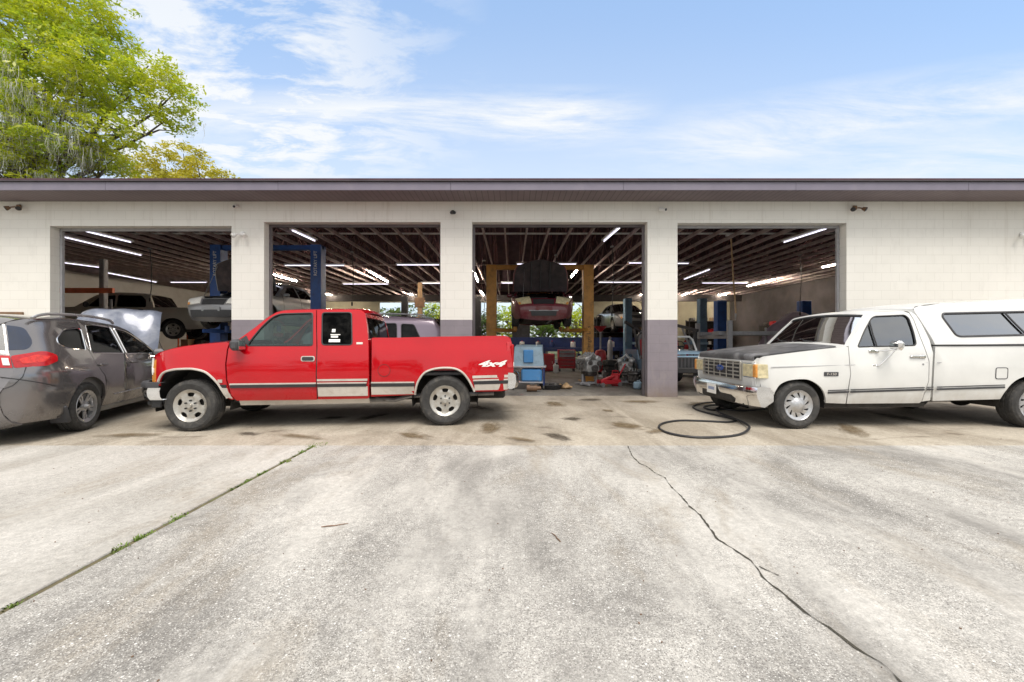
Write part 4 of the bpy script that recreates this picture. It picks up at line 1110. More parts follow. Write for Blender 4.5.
    for z in (.685, .745, .805, .865, .925, .960): mb.box((-.618, 0, z), (.028, 1.16, .021), .004)
    for y in (-.585, -.39, -.195, 0, .195, .39, .585): mb.box((-.620, y, .822), (.030, .020, .29), .004)
    mb.build('grille_bars', M['alu'], g)
    em = MB().lathe([(.0, 0), (.9, 0), (1, .5), (1, 1)], 28, 'x'); em.v = [(-.640+x*.012, y*.115, .835+z*.047) for x, y, z in em.v]
    e_ = em.build('emblem', mat('oval_blue', (.02, .06, .25), .3), g)
    text('emblem_lettering', 'Ford', .062, M['chrome'], e_, (-.6415, .005, .833), (R(90), 0, R(-90)), .3, .001)
    for sg in (-1, 1):
        h = MB().box((-.594, sg*.755, .842), (.035, .285, .20), .012).build('headlight', M['lens'], root)
        MB().box((-.588, sg*.755, .842), (.032, .305, .222), .01).build('bezel', M['chrome'], h)
        panel('turn_lens', rnd([(-.585, .742), (-.455, .742), (-.455, .940), (-.585, .940)], .012), M['lens'], lambda x, z: (x, sg*(max(wf(x, z), .945)+.008), z), (0, sg, 0), h, grid=.05, thick=.06)
        MB().box((-.588, sg*.915, .842), (.06, .075, .195), .012).build('turn_lens', M['amber'], h)
    v.side('nose_corner', [(-.60, .60), (-.53, .60), (-.53, 1.03), (-.56, 1.03), (-.60, .96)], wh, off=-.004, thick=.05)
    # chrome bumper
    V = []; F = []; K = 30
    prof = [(.585, -.02), (.60, .05), (.585, .085), (.52, .10), (.44, .09), (.37, .055), (.305, .035), (.295, -.02)]
    for k in range(K+1):
        t = -1+2*k/K
        for z, d in prof: V.append((-.62+.10*abs(t)**7-d, t*.985, z+.02))
    m_ = len(prof)
    for k in range(K):
        for i in range(m_-1): F.append((k*m_+i, (k+1)*m_+i, (k+1)*m_+i+1, k*m_+i+1))
    mb = MB().add(V, F)
    for sg, k in ((-1, 0), (1, K)):
        b = [Vector(V[k*m_+i]) for i in range(m_)]
        W_ = [Vector((-.375, p.y+sg*.006, .50+(p.z-.50)*(.80 if p.z > .5 else .52))) for i, p in enumerate(b)]
        mb.add(b+W_, [(i, i+1, m_+i+1, m_+i) for i in range(m_-1)])
    fb = mb.build('front_bumper', M['chrome'], root)
    pl = MB().box((-.735, .08, .475), (.008, .30, .155), .002).build('license_plate', M['decal'], fb)
    MB().box((-.7395, .08, .485), (.002, .20, .05), 0).build('plate_marking', mat('faded_blue_ink', (.30, .36, .52), .5), pl)
    MB().box((-.60, 0, .38), (.1, 1.5, .16), .03).build('valance', M['black'], root)
    # bed
    bout = [(2.025, .40)]+ar+[(4.85, .46), (4.93, .50), (4.94, .9), (4.93, 1.23), (2.03, 1.208)]
    v.side('bed_side', bout, wh, thick=.05)
    v.skin('tailgate', [(4.90, 1.235), (4.945, 1.22), (4.945, .80), (4.93, .52)], wh, .01, thick=.04)
    for sg in (-1, 1): MB().box((4.945, sg*.92, .95), (.03, .11, .38), .01).build('taillight', M['tail'], root)
    MB().box((5.02, 0, .56), (.14, 1.9, .16), .04).build('rear_bumper', M['chrome'], root)
    MB().box((3.45, 0, .62), (2.9, 1.7, .04), .01).build('bed_floor', M['under'], root)
    MB().box((2.05, 0, .90), (.04, 1.8, .56), .01).build('bed_front_panel', wh, root)
    v.side('fuel_flap', rnd([(2.90, .735), (3.065, .735), (3.065, .885), (2.90, .885)], .03), wh, off=.004, thick=.008, sides=(-1,))
    fl = rnd([(2.895, .73), (3.07, .73), (3.07, .89), (2.895, .89)], .03)
    MB().tube([(x, -(wf(x, z)+.003), z) for x, z in fl], .0055, 5, True).build('flap_gap', M['blackgrey'], root)
    # topper
    tt = M['topper']
    tw = rnd([(2.235, 1.64), (2.262, 1.69), (4.70, 1.745), (4.74, 1.68), (4.70, 1.42), (4.66, 1.40), (2.42, 1.345), (2.36, 1.37)], [.03, .04, .05, .05, .05, .03, .04, .05])
    tout = [(2.03, 1.225), (2.00, 1.36), (1.95, 1.56), (1.895, 1.73), (1.90, 1.775), (1.99, 1.812), (2.30, 1.845), (3.5, 1.905), (4.80, 1.955), (4.88, 1.92), (4.93, 1.6), (4.95, 1.255)]
    top = empty('bed_topper', (0, 0, 0), parent=root)
    def tside(**k): pass
    sh = v.side('topper_side', tout, tt, [tw], thick=.03, parent=top)
    v.window('topper_window', tw, M['glass_sky'], seal=.017, parent=top, sealmat=M['blackgrey'])
    for sg in (-1, 1):
        MB().tube([(x, sg*(wf(x, z)+.004), z) for x, z in ((3.19, 1.712), (3.30, 1.54), (3.42, 1.37))], .013, 6).build('window_divider', M['blackgrey'], top)
        MB().tube([(x, sg*(wf(x, 1.218)+.003), 1.216+.004*(x-2)) for x in [2.03+.29*k for k in range(11)]], .013, 6).build('topper_seal', M['black'], top)
    v.skin('topper_roof', [(2.03, 1.23), (2.00, 1.36), (1.95, 1.56), (1.895, 1.73), (1.90, 1.775), (1.99, 1.812), (2.30, 1.845), (3.5, 1.905), (4.80, 1.955), (4.88, 1.92)], tt, .045, 14, smooth=3, parent=top)
    v.skin('topper_door', [(4.88, 1.92), (4.93, 1.6), (4.95, 1.255)], tt, .01, 8, parent=top)
    # stripes, crease, badges
    for x0, x1 in ((.42, .735), (.76, 1.85), (1.885, 1.98), (2.035, 3.04)):
        sl_ = .0285
        zz_ = .548+sl_*(x0-.42)
        v.strip('side_stripe', x0, x1, zz_-.030, zz_-.004, M['blackgrey'], .005, .008, slope=sl_)
        v.strip('side_stripe', x0, x1, zz_+.010, zz_+.022, M['blackgrey'], .005, .008, slope=sl_)
    for x0, x1 in ((-.42, .735), (.76, 1.90), (2.035, 4.9)):
        z0 = .902+.026*(x0+.42)
        for sg in (-1, 1): MB().tube([(x, sg*(wf(x, .902+.026*(x+.42))+.001), .902+.026*(x+.42)) for x in [x0+(x1-x0)*k/10 for k in range(11)]], .0045, 5).build('body_crease', M['steelgrey'], root)
    v.side('badge', rnd([(.355, .772), (.565, .772), (.565, .832), (.355, .832)], .008), M['blackgrey'], off=.006, thick=.01)
    text('badge_lettering', 'F-150', .050, M['trimsilver'], root, (.46, -(wf(.46, .8)+.0085), .801), (R(90), 0, 0), .1, .001, sx=1.25)
    v.strip('rocker', .45, 1.98, .30, .365, M['under'], -.05, .02)
    for o, sg in zip(door, (-1, 1)):
        h = MB().box((1.735, sg*(wf(1.735, 1.06)+.016), 1.055), (.20, .028, .026), .008).box((1.82, sg*(wf(1.8, 1.06)+.012), 1.052), (.09, .02, .045), .008).build('handle', M['chrome'], o)
        MB().cyl((1.82, sg*(wf(1.82, .98)), .94), (1.82, sg*(wf(1.82, .94)+.01), .94), .014).build('lock', M['steel'], o)
        # chrome swing mirror on two arms
        y = sg*1.13
        mr = MB().box((1.30, y, 1.215), (.075, .24, .135), .035, Matrix.Rotation(R(sg*12), 3, 'Z')).build('mirror', M['chrome'], root)
        mb = MB().tube([(1.27, y, 1.15), (1.24, y-sg*.03, 1.08), (1.15, sg*1.02, .925), (1.13, sg*.985, .92)], .009, 8).tube([(1.12, sg*.985, 1.145), (1.20, sg*1.05, 1.135), (1.28, y, 1.165)], .009, 8)
        mb.box((1.13, sg*.99, .925), (.12, .02, .035), .008).box((1.11, sg*.978, 1.135), (.15, .03, .05), .012)
        mb.build('mirror_arm', M['chrome'], mr)
    # cabin
    MB().box((.90, 0, 1.06), (.40, 1.72, .26), .08).build('dashboard', M['cabin'], root)
    steering(root, 1.22, -.40, 1.13)
    MB().box((1.52, 0, .80), (.5, 1.55, .18), .06).build('bench_seat', M['seat'], root)
    MB().box((1.80, 0, 1.10), (.14, 1.55, .60), .06).build('seat_back', M['seat'], root)
    for sg in (-1, 1): panel('cabin_trim', [(.8, .46), (1.9, .46), (1.85, 1.17), (.82, 1.17)], M['cabin'], lambda x, z: (x, sg*(wf(x, z)-.06), z), (0, -sg, 0), root, thick=.01)
    v.skin('headliner', [(1.20, 1.655), (1.5, 1.70), (1.88, 1.69)], M['cabin'], .04, 8, inset=.04)
    MB().box((2.0, 0, .40), (5.4, 1.0, .16), .03).build('chassis', M['under'], root)
    MB().box((1.35, 0, .42), (1.2, 1.75, .12), .02).build('cab_floor', M['under'], root)
    MB().box((-.02, 0, .74), (.8, 1.0, .5), .1).build('engine_bay', M['under'], root)
    MB().cyl((3.5, -.8, .34), (3.5, .8, .34), .06).ell((3.5, 0, .34), (.16, .16, .16)).build('axle', M['under'], root)
    for x in (0, 3.5): well(v, x, .44, .40, .91)
    for x, yw in ((0, R(3)), (3.5, 0)):
        for sg in (-1, 1): wheel(root, x, sg*.865, .348, .212, .235, sg, 'cap', M['wheelsilver'], yw)
    return root
white_pickup()

# ---- grey crossover with raised hood -----------------------------------------
def grey_suv():
    yaw = R(-71); rot = Matrix.Rotation(yaw, 3, 'Z')
    root = empty('suv', Vector((-6.1, 5.9, 0))-rot @ Vector((2.69, .90, 0)), yaw, 'dark grey crossover parked nose in at the left with its hood up', 'suv')
    T = [(.22, .80), (.32, .87), (.45, .90), (.62, .925), (.80, .920), (.90, .915), (.935, .900), (1.0, .880), (1.08, .862), (1.45, .70), (1.56, .62), (1.66, .50)]
    def wf(x, z):
        w_ = interp(T, z)
        if x < -.2: w_ -= .34*((-.2-x)/.73)**2.6
        rr_ = 3.60-.36*max(0, z-1.0)
        if x > rr_-.62: w_ -= .24*max(0, (x-rr_+.62)/.62)**2.6
        for ax in (0, 2.69):
            d = math.hypot(x-ax, z-.36)
            if .34 < d < .56 and z > .3: w_ += .010*max(0, 1-abs(d-.42)/.14)
        return w_
    v = Veh(root, wf); gy = M['grey']
    af = archpts(0, .36, .40, .405, .25, 18, 2.1); ar = archpts(2.69, .36, .40, .405, .25, 18, 2.1)
    # side in pieces: front wing, doors, rear quarter
    v.side('fender', [(-.86, .30), (-.40, .25)]+af[1:]+[(.62, .25), (.60, .62), (.55, .98), (.34, 1.02), (-.1, .97), (-.5, .88), (-.80, .74), (-.90, .55)], gy, thick=.03)
    w1 = rnd([(.66, 1.055), (.92, 1.235), (1.18, 1.40), (1.32, 1.455), (1.58, 1.50), (1.625, 1.07)], [.03, .1, .1, .06, .03, .03])
    d1 = v.side('door', [(.63, .25), (.61, .62), (.56, .99), (.60, 1.04), (.92, 1.285), (1.20, 1.462), (1.38, 1.525), (1.655, 1.560), (1.66, 1.05), (1.64, .25)], gy, [w1], thick=.03)
    w2 = rnd([(1.70, 1.075), (1.675, 1.505), (2.06, 1.535), (2.28, 1.515), (2.50, 1.13), (2.47, 1.105)], [.03, .03, .05, .05, .04, .03])
    d2 = v.side('door', [(1.65, .25), (1.67, 1.05), (1.665, 1.562), (2.08, 1.592), (2.35, 1.58), (2.54, 1.12), (2.48, .92), (2.33, .76), (2.245, .56), (2.24, .25)], gy, [w2], thick=.03)
    w3 = rnd([(2.60, 1.145), (2.46, 1.44), (2.50, 1.475), (2.83, 1.44), (3.05, 1.31), (3.07, 1.24), (2.98, 1.185)], [.04, .04, .03, .06, .06, .05, .06])
    q = v.side('rear_quarter', [(2.25, .25), (2.252, .56), (2.29, .68)]+[p for p in ar if p[0] > 2.29][:]+[(3.30, .26), (3.500, .262), (3.590, .31), (3.645, .40), (3.675, .52), (3.685, .64), (3.665, .72), (3.625, .84), (3.600, .95), (3.580, 1.06), (3.550, 1.16), (3.480, 1.32), (3.400, 1.49), (3.360, 1.52), (3.20, 1.565), (2.80, 1.588), (2.365, 1.588), (2.55, 1.12), (2.49, .915), (2.345, .75)], gy, [w3], thick=.03, grid=.07)
    for os_, ww in ((d1, w1), (d2, w2), (q, w3)):
        for o, g in zip(os_, v.window('window', ww, M['glass_dark'] if ww is not w1 else M['glass'], sealmat=M['chrome'], seal=.010)): g.parent = o
    for os_, xx in ((d1, 1.50), (d2, 2.36)):
        for o, sg in zip(os_, (-1, 1)): MB().box((xx, sg*(wf(xx, .93)+.022), .925), (.20, .03, .034), .012).build('handle', gy, o)
    v.side('rocker', [(.42, .20), (2.28, .20), (2.26, .275), (.44, .275)], M['silver'], off=.008, thick=.03)
    # roof and glass
    v.skin('roof', [(1.20, 1.462), (1.38, 1.528), (1.66, 1.563), (2.08, 1.594), (2.60, 1.594), (3.20, 1.567), (3.360, 1.522), (3.460, 1.47)], gy, .055, 14, smooth=3, thick=.012)
    ws = [(.56, 1.0), (.92, 1.285), (1.20, 1.462)]
    for t0, t1 in ((-1, -.9), (.9, 1)): v.skin('windshield_pillar', ws, gy, .10, 2, (t0, t1), thick=.02)
    v.skin('windshield', ws, M['glass_green'], .10, 12, (-.905, .905), off=-.01)
    rg = [(3.400, 1.49), (3.480, 1.32), (3.555, 1.145)]
    for t0, t1 in ((-1, -.965), (.965, 1)): v.skin('rear_pillar', rg, gy, .09, 2, (t0, t1), thick=.02)
    v.skin('rear_window', rg, M['glass_blue'], .09, 20, (-.97, .97), off=-.004)
    for sg in (-1, 1):
        wr = panel('rear_window_edge', rnd([(3.30, 1.455), (3.405, 1.478), (3.475, 1.32), (3.545, 1.17), (3.42, 1.175), (3.33, 1.27)], [.05, .01, .01, .01, .05, .08]), M['glass_blue_solid'], lambda x, z: (x, sg*(wf(x, z)+.005), z), (0, sg, 0), root, grid=.05, thick=.008)
    hg = v.skin('tailgate', [(3.550, 1.16), (3.580, 1.06), (3.600, .95), (3.625, .84), (3.665, .72)], gy, .09, 16, smooth=3, thick=.02)
    rb = v.skin('rear_bumper', [(3.665, .715), (3.685, .64), (3.675, .52), (3.645, .40), (3.590, .31), (3.500, .262)], gy, .09, 16, smooth=3, thick=.02)
    v.skin('bumper_insert', [(3.675, .44), (3.660, .40), (3.635, .36)], M['blackgrey'], .10, 14, (-.80, .80), thick=.02, parent=rb)
    for sg in (-1, 1):
        tl = panel('taillight', rnd([(3.20, 1.10), (3.22, 1.02), (3.36, .965), (3.600, .955), (3.585, 1.06), (3.572, 1.10), (3.350, 1.15), (3.28, 1.145)], .02), M['tail'], lambda x, z: (x, sg*(wf(x, z)+.010), z), (0, sg, 0), root, grid=.05, thick=.04)
        v.skin('lens', [(3.568, 1.10), (3.585, 1.04), (3.600, .955)], M['tail'], .09, 12, (sg*1.0, sg*.40), parent=tl, off=.008)
        v.skin('reversing_lens', [(3.580, 1.07), (3.590, 1.03), (3.597, .985)], M['clear'], .09, 6, (sg*.985, sg*.90), parent=tl, off=.016)
        panel('inner_lens', rnd([(3.28, 1.085), (3.36, 1.02), (3.54, 1.0), (3.545, 1.06), (3.40, 1.11)], .02), M['tail_bright'], lambda x, z: (x, sg*(wf(x, z)+.013), z), (0, sg, 0), tl, grid=.05, thick=.004)
        panel('lens_divider', rnd([(3.30, 1.045), (3.57, 1.03), (3.57, 1.036), (3.30, 1.053)], .002), M['tail'], lambda x, z: (x, sg*(wf(x, z)+.017), z), (0, sg, 0), tl, grid=.05, thick=.004)
        MB().tube([(x, sg*(wf(x, z)+.002), z) for x, z in [(.66+.2*k, .47-.004*k) for k in range(8)]], .010, 6).build('door_strip', M['wheelsilver'], root)
        MB().tube([(x, sg*.60, z) for x, z in crom([(1.45, 1.575), (1.58, 1.63), (2.1, 1.665), (2.8, 1.655), (3.08, 1.625), (3.22, 1.575)], 4)], .02, 8).build('roof_rail', M['wheelsilver'], root)
        MB().box((3.10, sg*.80, .30), (.05, .22, .26), .02, Matrix.Rotation(R(20), 3, 'Y')).build('mud_flap', M['blackgrey'], root)
        mr = MB().box((.86, sg*1.0, 1.06), (.13, .20, .15), .05).build('mirror', gy, root)
    for sg in (-1, 1):
        for ln in ([(3.30+.03*k, .70+.012*k) for k in range(14)], [(3.52, .96), (3.56, .84), (3.62, .74), (3.68, .70)]):
            MB().tube([(x, sg*(wf(x, z)+.0015), z) for x, z in ln], .0055, 5).build('panel_gap', M['black'], root)
    # nose
    v.skin('front_bumper', [(-.88, .30), (-.92, .42), (-.915, .58), (-.86, .70)], gy, .16, 12, smooth=3, thick=.02)
    v.skin('grille', [(-.885, .60), (-.85, .72), (-.78, .80)], M['black'], .16, 12, (-.9, .9), off=-.01)
    MB().box((-.15, 0, .70), (1.0, 1.25, .32), .08).build('engine_bay', M['greasy'], root)
    # raised hood hinged at the cowl: wavy sheet, blue and pale patches painted in as reflected sky
    hp = [(0, 0), (.25, .025), (.50, .045), (.76, .04), (.92, .0), (.98, -.05)]
    a = R(114)
    hd = empty('raised_hood', (.40, 0, 1.02), parent=root)
    V = []; F = []; n_ = 16; P_ = crom(hp, 4)
    for i, (d, h) in enumerate(P_):
        wd = .70-.08*(d/.98)**3
        for j in range(n_+1):
            t = -1+2*j/n_; hh = h+.06*(1-abs(t)**2.2)+.014*math.sin(7*d+3*t)*math.sin(5*t+2)+(.014*math.sin(9*t+1)*d)+(-.05*abs(t)**8)
            X, Z = d*math.cos(a)-hh*math.sin(a)*-1*0, 0
            # d runs up the hood, hh is its outer face (towards the rear of the car when raised)
            V.append((d*math.cos(a)+hh*math.sin(a), t*wd+.06, d*math.sin(a)-hh*math.cos(a)))
    for i in range(len(P_)-1):
        for j in range(n_): F.append((i*(n_+1)+j, i*(n_+1)+j+1, (i+1)*(n_+1)+j+1, (i+1)*(n_+1)+j))
    MB().add(V, F).build('hood_skin', mat('grey_hood_sky_tint', (.115, .13, .175), .35, .3, var=.25, coat=.6, dirt=(.30, .31, .34), dscale=2.6, damt=.7, bump=.5, bscale=4), hd)
    V2 = [(x-.03*math.sin(a), y*.97, z+.03*math.cos(a)) for x, y, z in V]
    MB().add(V2, [tuple(reversed(f)) for f in F]).build('hood_underside', M['blackgrey'], hd)
    MB().cyl((-.55, .6, .85), (.15, .6, 1.6), .008).build('hood_prop', M['steel'], root)
    # cabin and chassis
    MB().box((.75, 0, .96), (.4, 1.6, .22), .08).build('dashboard', M['black'], root)
    seats(root, (1.25, 2.15), .38, .62, M['seat'])
    MB().box((1.35, 0, .30), (4.2, 1.45, .14), .04).build('chassis', M['under'], root)
    for sg in (-1, 1): panel('cabin_trim', [(.66, .35), (3.4, .35), (3.3, 1.02), (.68, 1.02)], M['cabin'], lambda x, z: (x, sg*(wf(x, z)-.07), z), (0, -sg, 0), root, thick=.01)
    for x in (0, 2.69): well(v, x, .45, .34, .84)
    for x in (0, 2.69):
        for sg in (-1, 1): wheel(root, x, sg*.79, .345, .222, .225, sg, 'spoke', M['wheelsilver'])
    return root
grey_suv()
# ---- vehicles inside the bays, one builder driven by profiles -----------------
def gen_car(label, cat, loc, yaw, m, top, zb, xr, arches, R_, T, wins, x0, style='spoke', hood_up=None, front=None, rails=False, roofparts=None, seams=(), name='car'):
    # top: list of (part name, material or None for paint, points, crown) from nose to tail
    root = empty(name, loc, yaw, label, cat)
    def wf(x, z):
        w_ = interp(T, z)
        if x < x0+.7: w_ -= .22*((x0+.7-x)/.7)**2.6
        if x > xr-.6: w_ -= .16*((x-xr+.6)/.6)**2.6
        return w_
    v = Veh(root, wf)
    contour = []
    for _, _, pts, _ in top:
        for p in pts:
            if not contour or (Vector(p)-Vector(contour[-1])).length > .01: contour.append(p)
    low = []
    for ax in arches: low += archpts(ax, R_+.01, R_+.06, R_+.065, zb, 14, 2.1)
    v.side('body_side', [(contour[0][0]+.02, zb)]+low+[(contour[-1][0]-.02, zb)]+contour[::-1], m, wins, thick=.03, grid=.1)
    for wn in wins: v.window('window', wn, M['glass_dark'])
    for nm, mm, pts, cr in top:
        if mm == 'skip': continue
        if nm in ('windshield', 'rear_window'):
            for t0, t1 in ((-1, -.9), (.9, 1)): v.skin(nm+'_pillar', pts, m, cr, 2, (t0, t1), thick=.02)
            v.skin(nm, pts, mm or M['glass_dark'], cr, 10, (-.905, .905), off=-.01)
        else: v.skin(nm, pts, mm or m, cr, 12, smooth=3, thick=.015)
    for xs in seams:
        z1 = min(z for x, z in contour if abs(x-xs) < .9)
        for sg in (-1, 1): MB().tube([(xs, sg*(wf(xs, z)+.001), z) for z in [zb+.1+(.95-zb)*k/6 for k in range(7)]], .006, 5).build('door_gap', M['black'], root)
    MB().box(((arches[0]+arches[-1])/2, 0, zb+.10), (xr-x0-.5, 1.1, .18), .04).build('underbody', M['under'], root)
    mb = MB().tube([(arches[0]-.2, -.3, zb+.02), (1.2, -.3, zb-.02), (2.6, -.35, zb+.02), (xr-.2, -.45, zb+.06)], .03, 6); mb.build('exhaust', M['steel'], root)
    for ax in arches:
        well(v, ax, R_+.09, .32, wf(ax, .5)-.03)
        for sg in (-1, 1): wheel(root, ax, sg*(wf(ax, .5)-.12), R_, R_*.64, .21, sg, style, M['alu'])
        MB().cyl((ax, -.7, R_), (ax, .7, R_), .04).build('axle', M['under'], root)
    if rails:
        for sg in (-1, 1): MB().tube(crom(rails(sg), 3), .017, 6).build('roof_rail', M['steelgrey'], root)
    return root, v
def sedan(label, loc, yaw, m, hood=True, cat='car', lights='clear', H_=0):
    T = [(.18, .76), (.3, .84), (.5, .88), (.7, .885), (.88, .86), (.95, .835), (1.3, .66), (1.42, .56)]
    eng = [(-.80, .70), (-.3, .80), (.35, .90)]
    top = [('front_bumper', None, [(-.86, .20), (-.93, .32), (-.93, .48), (-.86, .60), (-.80, .70)], .10),
           ('hood', 'skip' if hood else None, [(-.80, .70), (-.4, .82), (.1, .90), (.45, .945)], .06),
           ('windshield', None, [(.45, .945), (.85, 1.18), (1.15, 1.34)], .10),
           ('roof', None, [(1.15, 1.34), (1.5, 1.405), (2.0, 1.41), (2.45, 1.35)], .05),
           ('rear_window', None, [(2.45, 1.35), (2.8, 1.17), (3.05, 1.03)], .08),
           ('trunk_lid', None, [(3.05, 1.03), (3.4, 1.01), (3.62, .97)], .03),
           ('rear_bumper', None, [(3.62, .97), (3.70, .72), (3.70, .42), (3.60, .24)], .10)]
    wins = [rnd([(.80, .985), (1.20, 1.28), (1.62, 1.34), (1.66, .99)], .04), rnd([(1.73, .995), (1.70, 1.345), (2.30, 1.30), (2.62, 1.04)], .05)]
    root, v = gen_car(label, cat, loc, yaw, m, top, .20, 3.70, (0, 2.65), .315, T, wins, -.93, seams=(.68, 1.70, 2.58))
    for sg in (-1, 1):
        l = v.skin('headlight', [(-.90, .565), (-.83, .67), (-.72, .735)], M['lens'] if m is M['maroon'] else M['clear'], .10, 6, (sg*.48, sg*.985), thick=.04, off=.012)
        v.skin('turn_lens', [(-.91, .57), (-.87, .63)], M['amber'], .10, 3, (sg*.90, sg*.98), thick=.02, off=.018, parent=l)
        MB().box((.72, sg*.93, 1.0), (.12, .17, .12), .04).build('mirror', m, root)
    v.skin('grille', [(-.915, .535), (-.87, .60), (-.82, .665)], M['black'], .10, 8, (-.40, .40), thick=.02, off=.008)
    wide_ = m is M['silver']
    v.skin('lower_grille', [(-.93, .27), (-.935, .34), (-.93, .44 if wide_ else .38)], M['black'], .10, 8, (-.86, .86) if wide_ else (-.55, .55), thick=.02, off=.006)
    v.skin('bumper_strip', [(-.935, .40), (-.938, .43)], M['steelgrey'], .10, 8, (-.62, .62), thick=.01, off=.006)
    pl = MB().box((-1.045, 0, .47), (.01, .46, .12), .003).build('plate_holder', m, root)
    if hood:
        MB().box((-.25, 0, .62), (.95, 1.25, .25), .05).build('engine_bay', M['greasy'], root)
        MB().box((-.28, .10, .76), (.50, .55, .14), .05).build('engine_cover', M['black'], root)
        MB().box((-.25, -.48, .75), (.26, .2, .18), .02).build('battery', M['black'], root)
        for sg in (-1, 1): v.skin('fender_rail', [(-.72, .735), (-.3, .85), (.1, .91), (.45, .945)], m, .02, 3, (sg*.82, sg*1.0), thick=.02)
        a = R(74); hb = empty('raised_hood', (.36, 0, 1.08), parent=root)
        n_ = 14; P_ = [.96*k/10 for k in range(11)]
        def shell(o, nar): return [(-d*math.cos(a)+ (o+.05*(1-abs(t)**2))*math.sin(a), t*(nar-.30*(d/.96)**4), d*math.sin(a)+(o+.05*(1-abs(t)**2))*math.cos(a)) for d0 in P_ for t in [-1+2*j/n_ for j in range(n_+1)] for d in [d0*(1-.20*t*t*(d0/.96)**2)]]
        F = [(i*(n_+1)+j, i*(n_+1)+j+1, (i+1)*(n_+1)+j+1, (i+1)*(n_+1)+j) for i in range(10) for j in range(n_)]
        MB().add(shell(.02, .84), F).build('hood_skin', m, hb)
        MB().add(shell(-.012, .80), [tuple(reversed(f)) for f in F]).build('hood_liner', mat('hood_liner', (.03, .02, .024), .6, var=.6, scale=5, dirt=(.10, .06, .06), dscale=3, damt=.6), hb)
        rim_ = [(-d*math.cos(a)+(.0+.05*(1-abs(t)**2))*math.sin(a), t*(.83-.30*(d/.96)**4), d*math.sin(a)+.05*(1-abs(t)**2)*math.cos(a)) for d0, t in [(0, -1)]+[(p, -1) for p in P_]+[(.96, -1+.2*k) for k in range(1, 11)]+[(p, 1) for p in P_[::-1]] for d in [d0*(1-.20*t*t*(d0/.96)**2)]]
        MB().tube(rim_, .018, 6).build('hood_edge', m, hb)
        mb = MB()
        for t in (-.4, 0, .4): mb.tube([(-d*math.cos(a)-.02*math.sin(a), t*.7, d*math.sin(a)-.02*math.cos(a)) for d in (.1, .5, .88)], .02, 6)
        mb.build('hood_brace', M['blackgrey'], hb)
        MB().cyl((-.60, .55, .72), (-.10, .5, 1.70), .008).build('hood_prop', M['steel'], root)
    return root
# silver car raised on the blue lift, facing the camera (heading -y: local -x -> world -y)
sedan('silver car raised on the blue lift with its hood open, beside the second pillar', (xat(236, 11.2), 11.3, 1.62), R(90), M['silver'])
sedan('maroon car with black hood underside raised on the yellow two post lift', (.86, 12.1, 1.70), R(90), M['maroon'])
sedan('silver car raised high at the back of the third bay right of the yellow lift', (xat(628, 20.5), 20.2, 1.78), R(90), M['silver'], False)

# raised beige crew cab pickup by the left wall
def beige_pickup():
    T = [(.38, .86), (.5, .92), (.8, .95), (1.05, .94), (1.15, .91), (1.75, .74), (1.85, .66)]
    top = [('front_bumper', M['chrome'], [(-.90, .42), (-.95, .55), (-.94, .70)], .10), ('grille', M['blackgrey'], [(-.92, .70), (-.88, 1.02)], .10),
           ('hood', None, [(-.88, 1.02), (-.5, 1.11), (.1, 1.17), (.55, 1.20)], .05), ('windshield', None, [(.55, 1.20), (.95, 1.52), (1.18, 1.68)], .08),
           ('roof', None, [(1.18, 1.68), (1.6, 1.765), (2.4, 1.765), (2.85, 1.70)], .05), ('rear_window', None, [(2.85, 1.70), (2.98, 1.42), (3.05, 1.22)], .03),
           ('bed_cover', M['blackgrey'], [(3.05, 1.22), (4.0, 1.225), (4.78, 1.22)], .01), ('tailgate', None, [(4.78, 1.22), (4.82, .9), (4.80, .62)], .03), ('rear_bumper', M['chrome'], [(4.86, .62), (4.88, .50), (4.82, .44)], .06)]
    wins = [rnd([(.95, 1.22), (1.28, 1.60), (1.75, 1.66), (1.78, 1.22)], .05), rnd([(1.86, 1.22), (1.84, 1.665), (2.60, 1.655), (2.76, 1.50), (2.80, 1.22)], .06)]
    root, v = gen_car('beige crew cab pickup raised on a lift along the left wall', 'pickup truck', (xat(57, 15.2), 15.9, 1.35), R(12), M['beige'], top, .42, 4.80, (0, 3.70), .37, T, wins, -.93, 'slot5', seams=(.80, 1.82, 2.92), name='pickup_truck')
    for sg in (-1, 1):
        for x in (1.65, 2.68): v.side('handle', rnd([(x-.10, 1.03), (x+.06, 1.03), (x+.06, 1.13), (x-.10, 1.13)], .02), M['black'], off=.008, thick=.02, sides=(sg,))
        v.side('cladding', [(.45, .46), (3.2, .46), (3.2, .60), (.45, .60)], M['blackgrey'], off=.008, thick=.02, sides=(sg,))
        v.skin('taillight', [(4.80, 1.15), (4.835, .92), (4.83, .80)], M['tail'], .03, 3, (sg*.86, sg*.99), thick=.02, off=.01)
        MB().box((.98, sg*1.02, 1.28), (.12, .2, .2), .05).build('mirror', M['black'], root)
beige_pickup()
